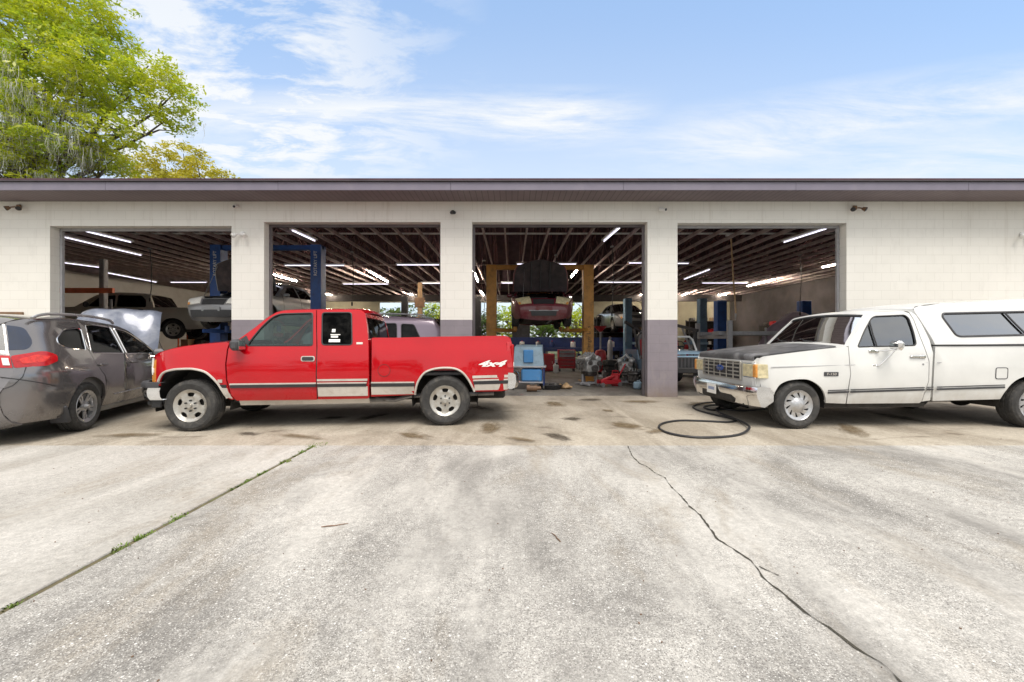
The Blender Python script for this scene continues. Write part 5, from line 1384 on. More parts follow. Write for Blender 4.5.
# mauve van with roof rack just behind the red pickup
def mauve_van():
    T = [(.2, .80), (.35, .88), (.6, .92), (.95, .92), (1.1, .89), (1.6, .76), (1.72, .66)]
    top = [('front_bumper', None, [(-.80, .22), (-.88, .40), (-.84, .62)], .14), ('hood', None, [(-.84, .62), (-.5, .84), (.05, 1.02)], .06),
           ('windshield', None, [(.05, 1.02), (.55, 1.36), (.90, 1.56)], .12), ('roof', None, [(.90, 1.56), (1.3, 1.67), (2.4, 1.70), (3.30, 1.63)], .05),
           ('rear_window', None, [(3.30, 1.63), (3.52, 1.35), (3.66, 1.06)], .10), ('tailgate', None, [(3.66, 1.06), (3.74, .80), (3.74, .55)], .09), ('rear_bumper', None, [(3.78, .55), (3.80, .40), (3.70, .24)], .09)]
    wins = [rnd([(.62, 1.07), (1.02, 1.47), (1.42, 1.52), (1.44, 1.07)], .05), rnd([(1.52, 1.07), (1.50, 1.53), (2.46, 1.54), (2.50, 1.07)], .05), rnd([(2.60, 1.07), (2.57, 1.53), (2.86, 1.515), (3.08, 1.09)], .05)]
    rails = lambda sg: [(1.35, sg*.58, 1.68), (1.5, sg*.58, 1.76), (2.9, sg*.58, 1.76), (3.1, sg*.58, 1.68)]
    root, v = gen_car('mauve van with a roof rack standing just behind the red pickup', 'van', (-5.66, 11.15, 0), R(2), M['mauve'], top, .22, 3.75, (0, 2.85), .33, T, wins, -.86, rails=rails, seams=(.60, 1.48, 2.54), name='van')
    root.scale = (1.1, 1.1, 1.12)
    for x in (1.7, 2.6): MB().cyl((x, -.58, 1.765), (x, .58, 1.765), .014).build('roof_bar', M['steelgrey'], root)
    for sg in (-1, 1): v.skin('taillight', [(3.68, 1.04), (3.745, .80)], M['tail'], .09, 3, (sg*.86, sg*.995), thick=.02, off=.01)
mauve_van()

# pale blue open four wheel drive, mostly behind the purple pillar
def jeep():
    root = empty('jeep', (4.46, 10.9, 0), R(90), 'pale blue open topped four wheel drive half hidden behind the purple pillar', 'jeep')
    m = M['paleblue']
    # heading +x world: local -x is forward, near side is +y
    for sg in (-1, 1):
        panel('tub_side', [(-.62, .62), (-.58, .86), (-.45, .95), (.30, .98), (.62, 1.0), (.78, .78), (1.20, .74), (1.40, 1.02), (2.6, 1.02), (2.6, .52)]+archpts(2.1, .42, .46, .46, .50, 12)[::-1]+[(1.5, .46), (.45, .46), (.40, .60), (.32, .80), (-.36, .80), (-.42, .62)], m, lambda x, z: (x, sg*.72, z), (0, sg, 0), root, thick=.03)
        MB().box((0, sg*.80, .83), (.92, .20, .03), .01).build('fender', M['black'], root)
        MB().ell((-.66, sg*.5, .74), (.04, .10, .10)).build('headlight', M['clear'], root)
        panel('door_graphic', rnd([(-.35, .80), (.10, .80), (.12, .92), (-.35, .90)], .03), M['decal'], lambda x, z: (x, sg*.725, z), (0, sg, 0), root, thick=.004)
    V = []; F = []
    for i, (x, z) in enumerate([(-.62, .90), (-.5, .95), (.30, 1.0), (.60, 1.02)]):
        for j in range(9): t = -1+j/4; V.append((x, t*.74, z+.05*(1-t*t)))
    for i in range(3):
        for j in range(8): F.append((i*9+j, i*9+j+1, i*9+j+10, i*9+j+9))
    MB().add(V, F).build('hood', m, root)
    mb = MB().box((-.64, 0, .74), (.05, 1.44, .34), .015); g = mb.build('nose_panel', m, root)
    mb = MB()
    for k in range(7): mb.box((-.67, -.27+.09*k, .74), (.02, .05, .24), .006)
    mb.build('grille', M['black'], g)
    MB().box((-.668, 0, .74), (.012, .66, .27), .004).build('grille_backing', M['blackgrey'], g)
    fr = [(.56, -.70, 1.0), (.78, -.68, 1.32), (.84, -.62, 1.40), (.84, .62, 1.40), (.78, .68, 1.32), (.56, .70, 1.0)]
    MB().tube(fr, .028, 8).build('windshield_frame', M['whitemetal'], root)
    MB().tube([(1.7, -.62, 1.0), (1.72, -.60, 1.45), (1.74, -.52, 1.52), (1.74, .52, 1.52), (1.72, .60, 1.45), (1.7, .62, 1.0)], .028, 8).build('roll_bar', M['black'], root)
    MB().box((1.0, 0, .55), (3.1, 1.38, .12), .03).build('floor_pan', M['under'], root)
    for x in (1.25,):
        for sg in (-1, 1):
            s_ = MB().box((x, sg*.36, .78), (.45, .45, .14), .05).build('seat', M['toolred'], root); MB().box((x+.25, sg*.36, 1.08), (.12, .44, .55), .05, Matrix.Rotation(R(10), 3, 'Y')).build('seat_back', M['toolred'], s_)
    MB().box((.74, .35, 1.12), (.12, .35, .2), .04).build('dashboard', M['decal'], root)
    steering(root, .98, -.36, 1.12, .17)
    for x in (0, 2.1):
        for sg in (-1, 1): wheel(root, x, sg*.72, .37, .20, .24, sg, 'steel', M['whitemetal'])
    MB().box((-.76, 0, .55), (.12, 1.4, .14), .02).build('front_bumper', M['black'], root)
jeep()

# ------------------------------------------------------------------ lifts
def post_lift(label, c, yaw, span, h, m, wd, letters=None, arm_z=1.3, crossbar=True, lm=None, dp=.30, side=1):
    root = empty('vehicle_lift', c, yaw, label, 'vehicle lift')
    for sg in (-1, 1):
        x = sg*span/2
        p = MB().box((x, 0, h/2), (wd, .05, h), .008).box((x-sg*wd/2+sg*.02, dp/2, h/2), (.04, dp, h), .006).box((x+sg*wd/2-sg*.02, dp/2, h/2), (.04, dp, h), .006).build('column', m, root)
        MB().box((x, .12, .012), (wd+.22, .52, .024), .004).build('base_plate', m, p)
        if letters and (letters[2] == 0 or letters[2] == sg):
            text('lettering', letters[0], letters[1], lm or M['decal'], p, (x-.0, -.029, letters[3]), (R(90), R(-90), 0), 0, .001, sx=letters[4] if len(letters) > 4 else 1)
        car = MB().box((x-sg*.02, .16, arm_z), (wd*.7, .2, .55), .02).build('carriage', M['black'] if m is not M['liftorange'] else m, root)
        for yy, ang in ((-.75, 1), (.95, -1)):
            mb = MB().box((0, 0, 0), (.11, 1.05, .10), .012)
            q = Matrix.Rotation(sg*ang*R(38), 3, 'Z'); mb.v = [tuple(q @ Vector(p_)+Vector((x-sg*.42, .16+yy*.5, arm_z-.12))) for p_ in mb.v]
            e = Vector((x-sg*.75, .16+yy, arm_z-.06)); mb.cyl(e-Vector((0, 0, .08)), e+Vector((0, 0, .08)), .06)
            mb.build('arm', m, car)
    if crossbar: MB().box((0, .12, h-.07), (span+wd, .16, .14), .01).build('crossbar', m, root)
    MB().tube([(span/2-.1, .3, 1.6), (span/2-.15, .32, 1.9), (span/2-.12, .3, h-.2)], .012, 6).build('hydraulic_hose', M['black'], root)
    return root
post_lift('yellow two post lift holding up the maroon car in the third bay', (xat(540, 13), 13, 0), 0, 3.08, 3.70, M['liftorange'], .32, ('Challenger Lifts', .17, 1, 1.25, .95), 1.74, lm=M['black'])
lr = post_lift('blue two post lift holding up the silver car behind the second pillar', ((xat(215.5, 12)+xat(316, 12))/2, 12, 0), 0, xat(316, 12)-xat(215.5, 12), 4.1, M['liftblue'], .31, ('ROTARY LIFT', .135, 0, 3.55, .9), 1.68)
post_lift('grey two post lift with orange beam under the beige pickup', ((xat(102, 14.2)+xat(-30, 14.2))/2, 14.2, 0), 0, xat(102, 14.2)-xat(-30, 14.2), 4.12, M['steelgrey'], .17, None, 1.5, crossbar=False, dp=.13)
o = empty('steel_beam', (xat(80, 14.0), 14.0, 0), 0, 'orange red steel beam lying level across the front of the raised beige pickup', 'beam')
MB().box((0, 0, 1.28+50.5/410*14), (2.3, .1, .17), .01).build('beam', M['orange'], o)
for sx in (-1.0, 1.0): MB().box((sx, .06, (1.28+42/410*14)/2), (.08, .04, 1.28+42/410*14), .008).build('upright', M['steelgrey'], o)
post_lift('dull grey blue two post lift at the right of the third bay', (xat(628.5, 17.5)+1.6, 17.5, 0), 0, 3.2, 3.1, M['liftpale'], .30, None, 1.3, crossbar=False)
post_lift('dark blue two post lift behind the hanging hose in the rightmost bay', (xat(722, 16)+1.65, 16, 0), 0, 3.3, 2.85, M['liftblue'], .36, None, .9, crossbar=False)
post_lift('black two post lift farther back behind the mauve van', ((xat(404, 19)+xat(478, 19))/2, 19, 0), 0, xat(478, 19)-xat(404, 19), 3.35, M['black'], .26, None, 1.5, crossbar=False)
r = empty('timber_post', (xat(420, 20.5), 20.5, 0), 0, 'bare timber post standing beside the black lift column', 'post')
MB().box((0, 0, 2.1), (.22, .14, 4.2), .01).build('post', M['wood'], r); MB().box((0, -.08, 3.2), (.5, .03, .5), .005).build('panel', M['doorwood'], r)

# grey runway lift in the rightmost bay
r = empty('runway_lift', (8.6, 13.2, 0), 0, 'grey steel runway lift lying level behind the white pickup cab', 'vehicle lift')
for y in (-.5, .75): MB().box((0, y, 1.52), (4.6, .42, .12), .012).build('runway', M['steelgrey'], r)
for x in (-2.1, 2.1): MB().box((x, .1, 1.42), (.16, 2.2, .14), .012).build('cross_beam', M['steelgrey'], r)
for x in (-2.1, 2.1):
    for y in (-.95, 1.15): MB().box((x, y, .95), (.13, .13, 1.9), .012).build('post', M['steelgrey'], r)
# hanging hose, drop pole
r = empty('air_hose', (xat(731, 12.2), 12.2, 4.4), 0, 'pale air hose hanging down from the ceiling in the rightmost bay', 'hose')
d = xat(735, 12.2)-xat(731, 12.2)
MB().tube([(0, 0, 0), (d*.25, 0, -.6), (d*.6, 0, -1.3), (d*1.1, .02, -1.9), (d*1.2, 0, -2.3)], .022, 8).build('hose', M['wood'], r)
MB().box((0, 0, .03), (.3, .12, .06), .01).build('bracket', M['whitemetal'], r)
MB().cyl((d*1.2, 0, -2.3), (d*1.1, 0, -2.5), .03, .015).build('nozzle', M['steel'], r)
r = empty('conduit_pole', (xat(760, 13.2), 12.9, 0), 0, 'thin pale pole standing before the grey runway lift', 'pole')
MB().cyl((0, 0, 0), (0, 0, 1.7), .03, n=10).build('pole', M['steelgrey'], r); MB().cyl((0, 0, 0), (0, 0, .02), .12).build('foot', M['steelgrey'], r)

# black water hose lying in loops on the apron
hp = [(748, 408), (730, 404), (712, 403), (700, 404.5), (693, 407.5), (698, 411), (712, 415), (728, 418.5), (736, 421), (728, 423), (705, 422), (680, 421.5), (664, 424), (659, 428.5), (668, 434), (690, 438), (715, 438.5), (738, 436), (749, 431.5), (746, 426.5), (733, 420.5), (722, 416), (716, 410), (722, 406.5), (712, 405.8), (704, 408), (712, 411), (724, 410), (742, 411.5), (770, 409)]
P_ = [gp(*p) for p in hp]
P_ = [Vector((p.x, p.y, .016 if i not in (18, 19, 20, 21) else .040)) for i, p in enumerate(P_)]
P_ = [Vector(p) for p in crom(P_, 8)]
r = empty('hose', (P_[0].x, P_[0].y, 0), 0, 'black rubber hose lying in loops in front of the white pickup', 'hose')
MB().tube([p-Vector((P_[0].x, P_[0].y, 0)) for p in P_], .0165, 8).build('hose', M['cable'], r)

# ------------------------------------------------------------------ workshop things
def seat_on(px, py, up=0): g = gp(px, py); return (g.x, g.y, up)
# blue plastic parts washer on a dolly
c = (xat(529, 11.0), 11.0, 0)
r = empty('parts_washer', c, R(-6), 'pale blue plastic parts washer on a dark wheeled stand beside the red tailgate', 'parts washer')
MB().add([(-.40, -.24, .62), (.40, -.24, .62), (.40, .24, .62), (-.40, .24, .62), (-.36, -.30, 1.12), (.36, -.30, 1.12), (.36, .28, 1.18), (-.36, .28, 1.18)], [(3, 2, 1, 0), (4, 5, 6, 7), (0, 1, 5, 4), (1, 2, 6, 5), (2, 3, 7, 6), (3, 0, 4, 7)]).build('hopper', M['binpale'], r)
MB().box((0, -.285, .88), (.26, .05, .34), .02, Matrix.Rotation(R(6), 3, 'X')).build('panel', M['binblue'], r)
MB().box((0, -.312, .975), (.20, .01, .05), .002, Matrix.Rotation(R(6), 3, 'X')).build('label_plate', M['decal'], r)
MB().box((0, 0, .60), (.92, .56, .05), .015).build('shelf', M['steelgrey'], r)
MB().box((.08, -.05, .38), (.55, .4, .34), .04).build('tub', M['binblue'], r)
MB().box((0, 0, .19), (.80, .50, .04), .01).build('base_shelf', M['steelgrey'], r)
for sx in (-1, 1):
    for sy in (-1, 1):
        MB().box((sx*.40, sy*.23, .36), (.045, .045, .50), .006).build('leg', M['benchblue'], r)
        MB().cyl((sx*.40-.02, sy*.23, .06), (sx*.40+.02, sy*.23, .06), .06, n=14).build('castor', M['rubber'], r)
# workbench along behind, with tool chest
def bench(label, x, y, L, m):
    r = empty('workbench', (x, y, 0), 0, label, 'workbench')
    MB().box((0, 0, .95), (L, .65, .06), .01).build('bench_top', m, r)
    MB().box((0, -.32, .86), (L-.02, .03, .14), .006).build('apron_board', m, r)
    MB().box((0, .28, 1.22), (L, .03, .48), .006).build('back_board', m, r)
    MB().box((0, .05, .35), (L-.2, .5, .04), .008).build('shelf', M['steelgrey'], r)
    for sx in (-1, 0, 1):
        for sy in (-1, 1): MB().box((sx*(L/2-.06), sy*.27, .46), (.07, .07, .92), .006).build('leg', M['benchblue'], r)
bench('long dark blue workbench behind the raised maroon car', xat(545, 19.0), 19.6, 4.6, M['benchblue'])
bench('dark blue workbench right of the yellow lift column', xat(630, 19.0), 20.4, 3.0, M['benchblue'])
r = empty('tool_chest', (xat(567, 17.2), 17.4, 0), 0, 'red and grey rolling tool chest under the raised maroon car', 'tool chest')
MB().box((0, 0, .52), (.72, .45, .78), .015).build('cabinet', M['toolred'], r)
for k in range(5): d_ = MB().box((0, -.232, .22+.15*k), (.64, .02, .13), .006).build('drawer', M['steelgrey'] if k > 2 else M['toolred'], r); MB().box((0, -.25, .255+.15*k), (.56, .02, .02), .005).build('handle', M['chrome'], d_)
for sx in (-1, 1):
    for sy in (-1, 1): MB().cyl((sx*.3-.02, sy*.17, .06), (sx*.3+.02, sy*.17, .06), .06, n=12).build('castor', M['rubber'], r)
def bottle(label, px, py, Y, m, r_=.12, h=.32, cat='jug', nm='jug'):
    c = (xat(px, Y), Y, 0); r = empty(nm, c, random.uniform(0, 3), label, cat)
    MB().box((0, 0, h/2), (r_*1.7, r_*1.2, h), r_*.35).build('body', m, r); MB().cyl((r_*.3, 0, h), (r_*.3, 0, h+.07), r_*.3, n=12).build('cap', M['black'], r)
    MB().tube([(-r_*.6, 0, h*.65), (-r_*.9, 0, h*.85), (-r_*.5, 0, h+.03), (0, 0, h+.01)], .018, 6).build('handle', m, r)
bottle('white plastic jug standing by the red cabinet under the maroon car', 556, 367, 16.4, M['jug'], .13, .34)
bottle('white plastic jug standing behind the red drain stand', 607, 367, 17.3, M['jug'], .17, .44)
bottle('tall pale bottle standing below the grey blue lift column', 620, 366, 17.0, M['jug'], .11, .5)
bottle('blue topped clear jug in front of the heap by the purple pillar', 637, 390, 10.9, M['binpale'], .12, .20)
bottle('small grey can standing beside the engine', 604, 372, 13.6, M['steel'], .1, .3, 'can', 'oil_can')
r = empty('floor_cabinet', (xat(549, 17.0), 17.3, 0), 0, 'small dark red cabinet left of the tool chest', 'cabinet')
MB().box((0, 0, .38), (.5, .42, .72), .02).build('body', M['toolred'], r); MB().box((0, -.215, .38), (.42, .02, .6), .01).build('door', M['toolred'], r); MB().box((.14, -.235, .4), (.02, .02, .12), .004).build('handle', M['chrome'], r)
# tall red oil drain stand
r = empty('oil_drain', (xat(600.5, 15.5), 15.5, 0), 0, 'tall dark red oil drain stand right of the yellow lift column', 'oil drain')
MB().lathe([(0, .12), (.20, .12), (.21, .16), (.21, .82), (.17, .92), (.05, .96), (0, .96)], 20).build('tank', M['toolred'], r)
MB().cyl((0, 0, .95), (0, 0, 1.65), .035).build('pipe', M['steel'], r)
MB().lathe([(.03, 1.62), (.22, 1.80), (.23, 1.84), (.20, 1.82), (.02, 1.66)], 20).build('funnel', M['toolred'], r)
for k in range(4): a = k*math.pi/2; MB().cyl((.19*math.cos(a), .19*math.sin(a)-.02, .06), (.19*math.cos(a), .19*math.sin(a)+.02, .06), .06).build('castor', M['rubber'], r)
# engine on its stand in front of the yellow column
def engine(label, px, py, Y, s_=1, rot=0, stand=True, m='alucast'):
    c = Vector((xat(px, Y), Y, 0)); r = empty('engine', c, rot, label, 'engine')
    z0 = .42*s_ if stand else .2*s_
    MB().box((0, 0, z0+.18*s_), (.46*s_, .55*s_, .36*s_), .05*s_).build('block', M[m], r)
    for sg in (-1, 1):
        MB().box((sg*.20*s_, 0, z0+.42*s_), (.20*s_, .52*s_, .16*s_), .04*s_, Matrix.Rotation(R(sg*28), 3, 'Y')).build('cylinder_head', M[m], r)
        mb = MB()
        for k in range(3): mb.tube([(sg*.26*s_, (-.17+.17*k)*s_, z0+.36*s_), (sg*.36*s_, (-.17+.17*k)*s_, z0+.25*s_), (sg*.34*s_, (-.12+.14*k)*s_, z0+.08*s_)], .028*s_, 6)
        mb.build('manifold', M['greasy'], r)
    mb = MB()
    for k in range(4): mb.tube([(-.12*s_, (-.2+.13*k)*s_, z0+.48*s_), (0, (-.2+.13*k)*s_, z0+.60*s_), (.12*s_, (-.2+.13*k)*s_, z0+.48*s_)], .035*s_, 8)
    mb.build('intake', M['alucast'], r)
    for dx, dz, rr in ((0, .12, .11), (-.17, .30, .07), (.17, .28, .08)): MB().cyl((dx*s_, -.29*s_, z0+dz*s_), (dx*s_, -.34*s_, z0+dz*s_), rr*s_, n=20).build('pulley', M['greasy'], r)
    MB().box((0, 0, z0-.06*s_), (.32*s_, .46*s_, .14*s_), .04*s_).build('oil_pan', M['greasy'], r)
    if stand:
        mb = MB().box((0, .0, .06), (.7*s_, .08, .07), .01).box((-.25*s_, 0, .05), (.07, .75*s_, .06), .01).box((.25*s_, 0, .05), (.07, .75*s_, .06), .01).box((0, .30*s_, z0*.6), (.09, .09, z0*1.4), .01)
        mb.box((-.25*s_, 0, z0*.5-.02), (.05, .05, z0*.75), .008).box((.25*s_, 0, z0*.5-.02), (.05, .05, z0*.75), .008)
        mb.build('stand', M['steelgrey'], r)
    return r
engine('grey engine on a low stand in front of the right yellow lift column', 589, 384, 11.9, .92, R(25))
engine('dirty engine block heaped against the purple pillar', 626, 386, 12.3, .85, R(-20))
engine('greasy gearbox lying on the floor right of the red jack', 634, 384, 11.6, .6, R(60), False, 'greasy')
# floor jack
r = empty('floor_jack', (xat(609, 11.6), 11.6, 0), R(20), 'red floor jack on the floor right of the engine', 'jack')
for sg in (-1, 1): MB().box((0, sg*.11, .13), (.66, .03, .11), .01).build('side_plate', M['toolred'], r)
MB().box((-.05, 0, .22), (.5, .12, .07), .015, Matrix.Rotation(R(-16), 3, 'Y')).build('lift_arm', M['toolred'], r); MB().cyl((-.28, 0, .28), (-.28, 0, .33), .07).build('saddle', M['steel'], r)
MB().cyl((.25, 0, .16), (.55, 0, .62), .022).build('handle', M['toolred'], r)
for sx in (-1, 1):
    for sg in (-1, 1): MB().cyl((sx*.28, sg*.10, .06), (sx*.28, sg*.15, .06), .06, n=14).build('wheel', M['steel'], r)
r = empty('gas_can', (xat(617, 11.5), 11.7, 0), R(-15), 'red can standing between the jack and the engine heap', 'can')
MB().box((0, 0, .18), (.24, .2, .36), .04).build('body', M['toolred'], r); MB().tube([(-.08, 0, .35), (-.08, 0, .43), (.08, 0, .43), (.08, 0, .35)], .015, 6).build('handle', M['toolred'], r)
# loose parts on the threshold
for lab, px, Y, sz, mm, nm in (('black drain pan lying on the floor right of the parts washer', 551, 10.95, .32, 'black', 'drain_pan'), ('brown rag bundle lying beside the black drain pan', 565, 11.0, .2, 'wood', 'rag'), ('brown pump lying below the parts washer', 533, 10.35, .22, 'brown', 'pump')):
    r = empty(nm, (xat(px, Y), Y, 0), random.uniform(-1, 1), lab, nm.replace('_', ' '))
    if nm == 'drain_pan':
        MB().lathe([(0, .01), (sz*.8, .01), (sz, .12), (sz*.96, .13), (sz*.76, .03), (0, .03)], 24).build('pan', M[mm], r); MB().box((.1, 0, .12), (.26, .2, .1), .03).build('filter', M['greasy'], r)
    elif nm == 'rag':
        q_ = MB().ell((0, 0, .06), (sz, sz*.7, .07), 16, 10); q_.v = [(x+.02*math.sin(30*y), y+.02*math.sin(25*x), max(.003, z*(1+.35*math.sin(31*x+17*y)))) for x, y, z in q_.v]; q_.build('cloth', M[mm], r)
    else:
        MB().cyl((-.16, 0, .09), (.1, 0, .09), .085, n=18).cyl((.1, 0, .09), (.2, 0, .09), .05).build('body', M[mm], r); MB().box((-.02, 0, .18), (.12, .1, .05), .01).build('mount', M['greasy'], r)
# tyre leaning by the pillar
# shelving with salvaged parts along the rear and right walls
SHN = 0
def shelf(label, x, y, L, rot=0, hh=1.8, n_=3, seed=1, fm='blackgrey'):
    rs = random.Random(seed)
    r = empty('storage_rack', (x, y, 0), rot, 'steel storage rack of salvaged parts, '+label, 'rack')
    for sx in (-1, 1):
        for sy in (-1, 1): MB().box((sx*(L/2-.03), sy*.27, hh/2), (.05, .05, hh), .004).build('upright', M[fm], r)
    for k in range(n_): MB().box((0, 0, .25+k*(hh-.35)/(n_-1)), (L, .6, .04), .004).build('shelf_board', M[fm], r)
    MB().box((0, .30, hh/2), (L-.1, .012, hh-.1), .002).build('back_sheet', M['under'], r)
    what = []; lev = ['bottom', 'middle', 'top'] if n_ == 3 else ['bottom', 'second', 'third', 'top']; ords = ['first', 'second', 'third', 'fourth', 'fifth', 'sixth', 'seventh', 'eighth', 'ninth', 'tenth', 'eleventh']
    rot_m = Matrix.Rotation(rot, 3, 'Z')
    for k in range(n_):
        z = .27+k*(hh-.35)/(n_-1); px = -L/2+.3; ni = 0
        while px < L/2-.2:
            kind = rs.choice(['crate', 'engine_part', 'drum', 'carton', 'engine_part'])
            s_ = rs.uniform(.24, .42); p = Vector((x, y, z))+rot_m @ Vector((px, rs.uniform(-.05, .05), 0))
            q = empty(kind, p, rot+rs.uniform(-.3, .3))
            if kind == 'crate':
                m_ = rs.choice(['benchblue', 'toolred', 'blackgrey']); MB().box((0, 0, .02), (s_*1.1, .4, .03), .004).box((-s_*.55, 0, .13), (.02, .4, .24), .004).box((s_*.55, 0, .13), (.02, .4, .24), .004).box((0, -.2, .13), (s_*1.1, .02, .24), .004).box((0, .2, .13), (s_*1.1, .02, .24), .004).build('crate_shell', M[m_], q)
                MB().ell((0, 0, .2), (s_*.4, .15, .10), 10, 6).build('contents', M['greasy'], q)
                lab = 'crate of greasy parts on the '
            elif kind == 'carton':
                MB().box((0, 0, s_*.45), (s_*1.1, .36, s_*.9), .006).build('box_body', M['cardboard'], q); MB().box((0, 0, s_*.9+.003), (.05, .36, .004), 0).build('tape', M['decal'], q); lab = 'brown cardboard carton on the '
            elif kind == 'drum':
                MB().lathe([(0, .003), (s_*.36, .003), (s_*.37, .03), (s_*.35, .06), (s_*.35, s_*.8), (s_*.37, s_*.84), (0, s_*.84)], 18).build('drum_body', M[rs.choice(['benchblue', 'steel', 'jug'])], q); MB().cyl((s_*.15, 0, s_*.84), (s_*.15, 0, s_*.9), .03).build('cap', M['black'], q); lab = 'round drum on the '
            else:
                MB().box((0, 0, .12), (s_, .3, .2), .05).build('casting', M['greasy'], q); MB().cyl((s_*.2, -.12, .15), (s_*.2, -.24, .15), .08).build('pulley', M['steel'], q); lab = 'dirty engine part on the '
            what.append((q, lab.replace(' on the ', ', ')+ords[ni]+(' from left, ' if rot == 0 else ' from near end, ')+lev[k]+' shelf of ')); ni += 1; px += s_*1.1+rs.uniform(.15, .4)
    for q, lab in what: tag(q, lab+label, q.name.split('.')[0].replace('_', ' '), 'salvaged parts on the '+label)
shelf('left rack by rear wall', 9.4, 27.6, 3.2, 0, 2.7, 4, 5)
shelf('orange rack behind silver car', xat(213, 20), 20.0, 3.0, 0, 1.9, 3, 21, 'orange')
shelf('rack under silver car', xat(622, 22.8), 22.8, 3.0, 0, 2.6, 4, 23)
shelf('right rack by rear wall', 13.2, 27.6, 2.8, 0, 2.7, 4, 6)
shelf('rack along right inner wall', 14.6, 21.5, 4.6, R(90), 2.2, 4, 7)
shelf('rack by blue workbench', 6.3, 23.0, 2.6, 0, 2.0, 3, 8)
shelf('rack behind the beige pickup', -13.2, 25.5, 3.2, 0, 1.6, 3, 9)
# workshop clutter on and over the benches
for k, (px, py, Y, kind) in enumerate([(522, 335, 19.5, 'drum'), (538, 338, 19.45, 'drum'), (552, 336, 19.5, 'drum'), (573, 334, 19.5, 'drum'), (612, 337, 20.3, 'drum'), (637, 336, 20.3, 'drum')]):
    q = empty('oil_drum', (xat(px, Y), Y, .98), 0, ['white oil container at the left end of the long blue workbench', 'grey oil container on the long blue workbench below the left headlight', 'blue oil container in the middle of the long blue workbench', 'pale oil container at the right of the long blue workbench', 'white bucket on the workbench right of the yellow column', 'grey bucket on the workbench by the grey blue lift'][k], 'container')
    MB().lathe([(0, .002), (.11, .002), (.12, .02), (.12, .24), (.10, .27), (0, .27)], 16).build('body', M[['jug', 'steel', 'benchblue', 'jug', 'jug', 'steel'][k]], q); MB().cyl((0, 0, .27), (0, 0, .31), .04).build('cap', M['toolred'], q)
# purple grey tarpaulin heap in the rightmost bay
r = empty('tarpaulin', (xat(792, 15.5), 15.5, 0), 0, 'purple grey tarpaulin draped over a stack behind the white pickup roof', 'tarpaulin')
q_ = MB().ell((0, 0, 1.05), (1.25, .9, 1.1), 28, 16); q_.v = [(x*(1+.06*math.sin(5*z+3*x)), y*(1+.06*math.sin(7*x)), max(0.003, z+.05*math.sin(6*x+4*y)+(1.0 if z > 1.2 else .2)*0.22*math.sin(2.1*x+1))) for x, y, z in q_.v]
q_.build('cover', mat('tarp_cloth', (.22, .18, .24), .8, var=.25, scale=3, bump=.4, bscale=6), r)

# ------------------------------------------------------------------ trees
def leaves(centres, per, spread, size, squash=.6, seed=1, droop=0):
    g = np.random.default_rng(seed); N = len(centres)*per
    C = np.repeat(np.array(centres), per, 0)
    d = g.normal(size=(N, 3)); d /= np.linalg.norm(d, axis=1)[:, None]
    rad = spread*g.random(N)**.5; P = C+d*rad[:, None]*np.array([1, 1, squash])
    P[:, 2] -= droop*rad*rad
    a = g.normal(size=(N, 3)); a[:, 2] *= .5; a /= np.linalg.norm(a, axis=1)[:, None]
    b = np.cross(a, g.normal(size=(N, 3))); b /= np.linalg.norm(b, axis=1)[:, None]
    L = (size*(.45+1.3*g.random(N)**2))[:, None]; W_ = L*.42
    V = np.stack([P-a*L*.5, P+b*W_*.5, P+a*L*.5, P-b*W_*.5], 1).reshape(-1, 3)
    return V
def quad_mesh(name, V, m, parent):
    n4 = len(V)//4; me = bpy.data.meshes.new(name)
    me.vertices.add(len(V)); me.vertices.foreach_set('co', V.astype(np.float32).ravel())
    me.loops.add(4*n4); me.loops.foreach_set('vertex_index', np.arange(4*n4, dtype=np.int32))
    me.polygons.add(n4); me.polygons.foreach_set('loop_start', np.arange(0, 4*n4, 4, dtype=np.int32)); me.polygons.foreach_set('loop_total', np.full(n4, 4, np.int32))
    me.update(); me.validate(); me.materials.append(m)
    o = bpy.data.objects.new(name, me); col.objects.link(o); o.parent = parent; return o
def leaf_mat(name, c1_, c2_, c3_, trans=.45):
    m = bpy.data.materials.new(name); m.use_nodes = True; nt = NT(m.node_tree); nt.n.clear()
    o = nt.obj(); rndm = nt.add('ShaderNodeNewGeometry').outputs['Random Per Island']
    c = nt.mix(nt.ramp(nt.noise(o, .45, 4), .38, .62), c1_, c2_)
    c = nt.mix(nt.ramp(rndm, .55, 1), c, c3_)
    d = nt.add('ShaderNodeBsdfDiffuse'); t = nt.add('ShaderNodeBsdfTranslucent'); g = nt.add('ShaderNodeBsdfGlossy'); g.inputs['Roughness'].default_value = .4
    nt.l.new(c, d.inputs[0]); nt.l.new(nt.mix(1, c, (1.15, 1.1, .6), 'MULTIPLY'), t.inputs[0])
    mx = nt.add('ShaderNodeMixShader'); mx.inputs[0].default_value = trans; nt.l.new(d.outputs[0], mx.inputs[1]); nt.l.new(t.outputs[0], mx.inputs[2])
    m2 = nt.add('ShaderNodeMixShader'); m2.inputs[0].default_value = .05; nt.l.new(mx.outputs[0], m2.inputs[1]); nt.l.new(g.outputs[0], m2.inputs[2])
    nt.l.new(m2.outputs[0], nt.add('ShaderNodeOutputMaterial').inputs[0]); return m
M['leaf_lime'] = leaf_mat('lime_leaf', (.52, .58, .035), (.30, .44, .035), (.60, .62, .08), .55)
M['leaf_yellow'] = leaf_mat('yellow_leaf', (.56, .50, .05), (.38, .38, .05), (.62, .56, .09), .5)
M['leaf_green'] = leaf_mat('green_leaf', (.10, .17, .03), (.06, .11, .022), (.16, .22, .05))
M['bark'] = mat('grey_bark', (.12, .10, .085), .9, var=.4, scale=6, bump=.6, bscale=14)
M['moss'] = mat('grey_moss', (.50, .51, .45), .9, var=.35, scale=2)
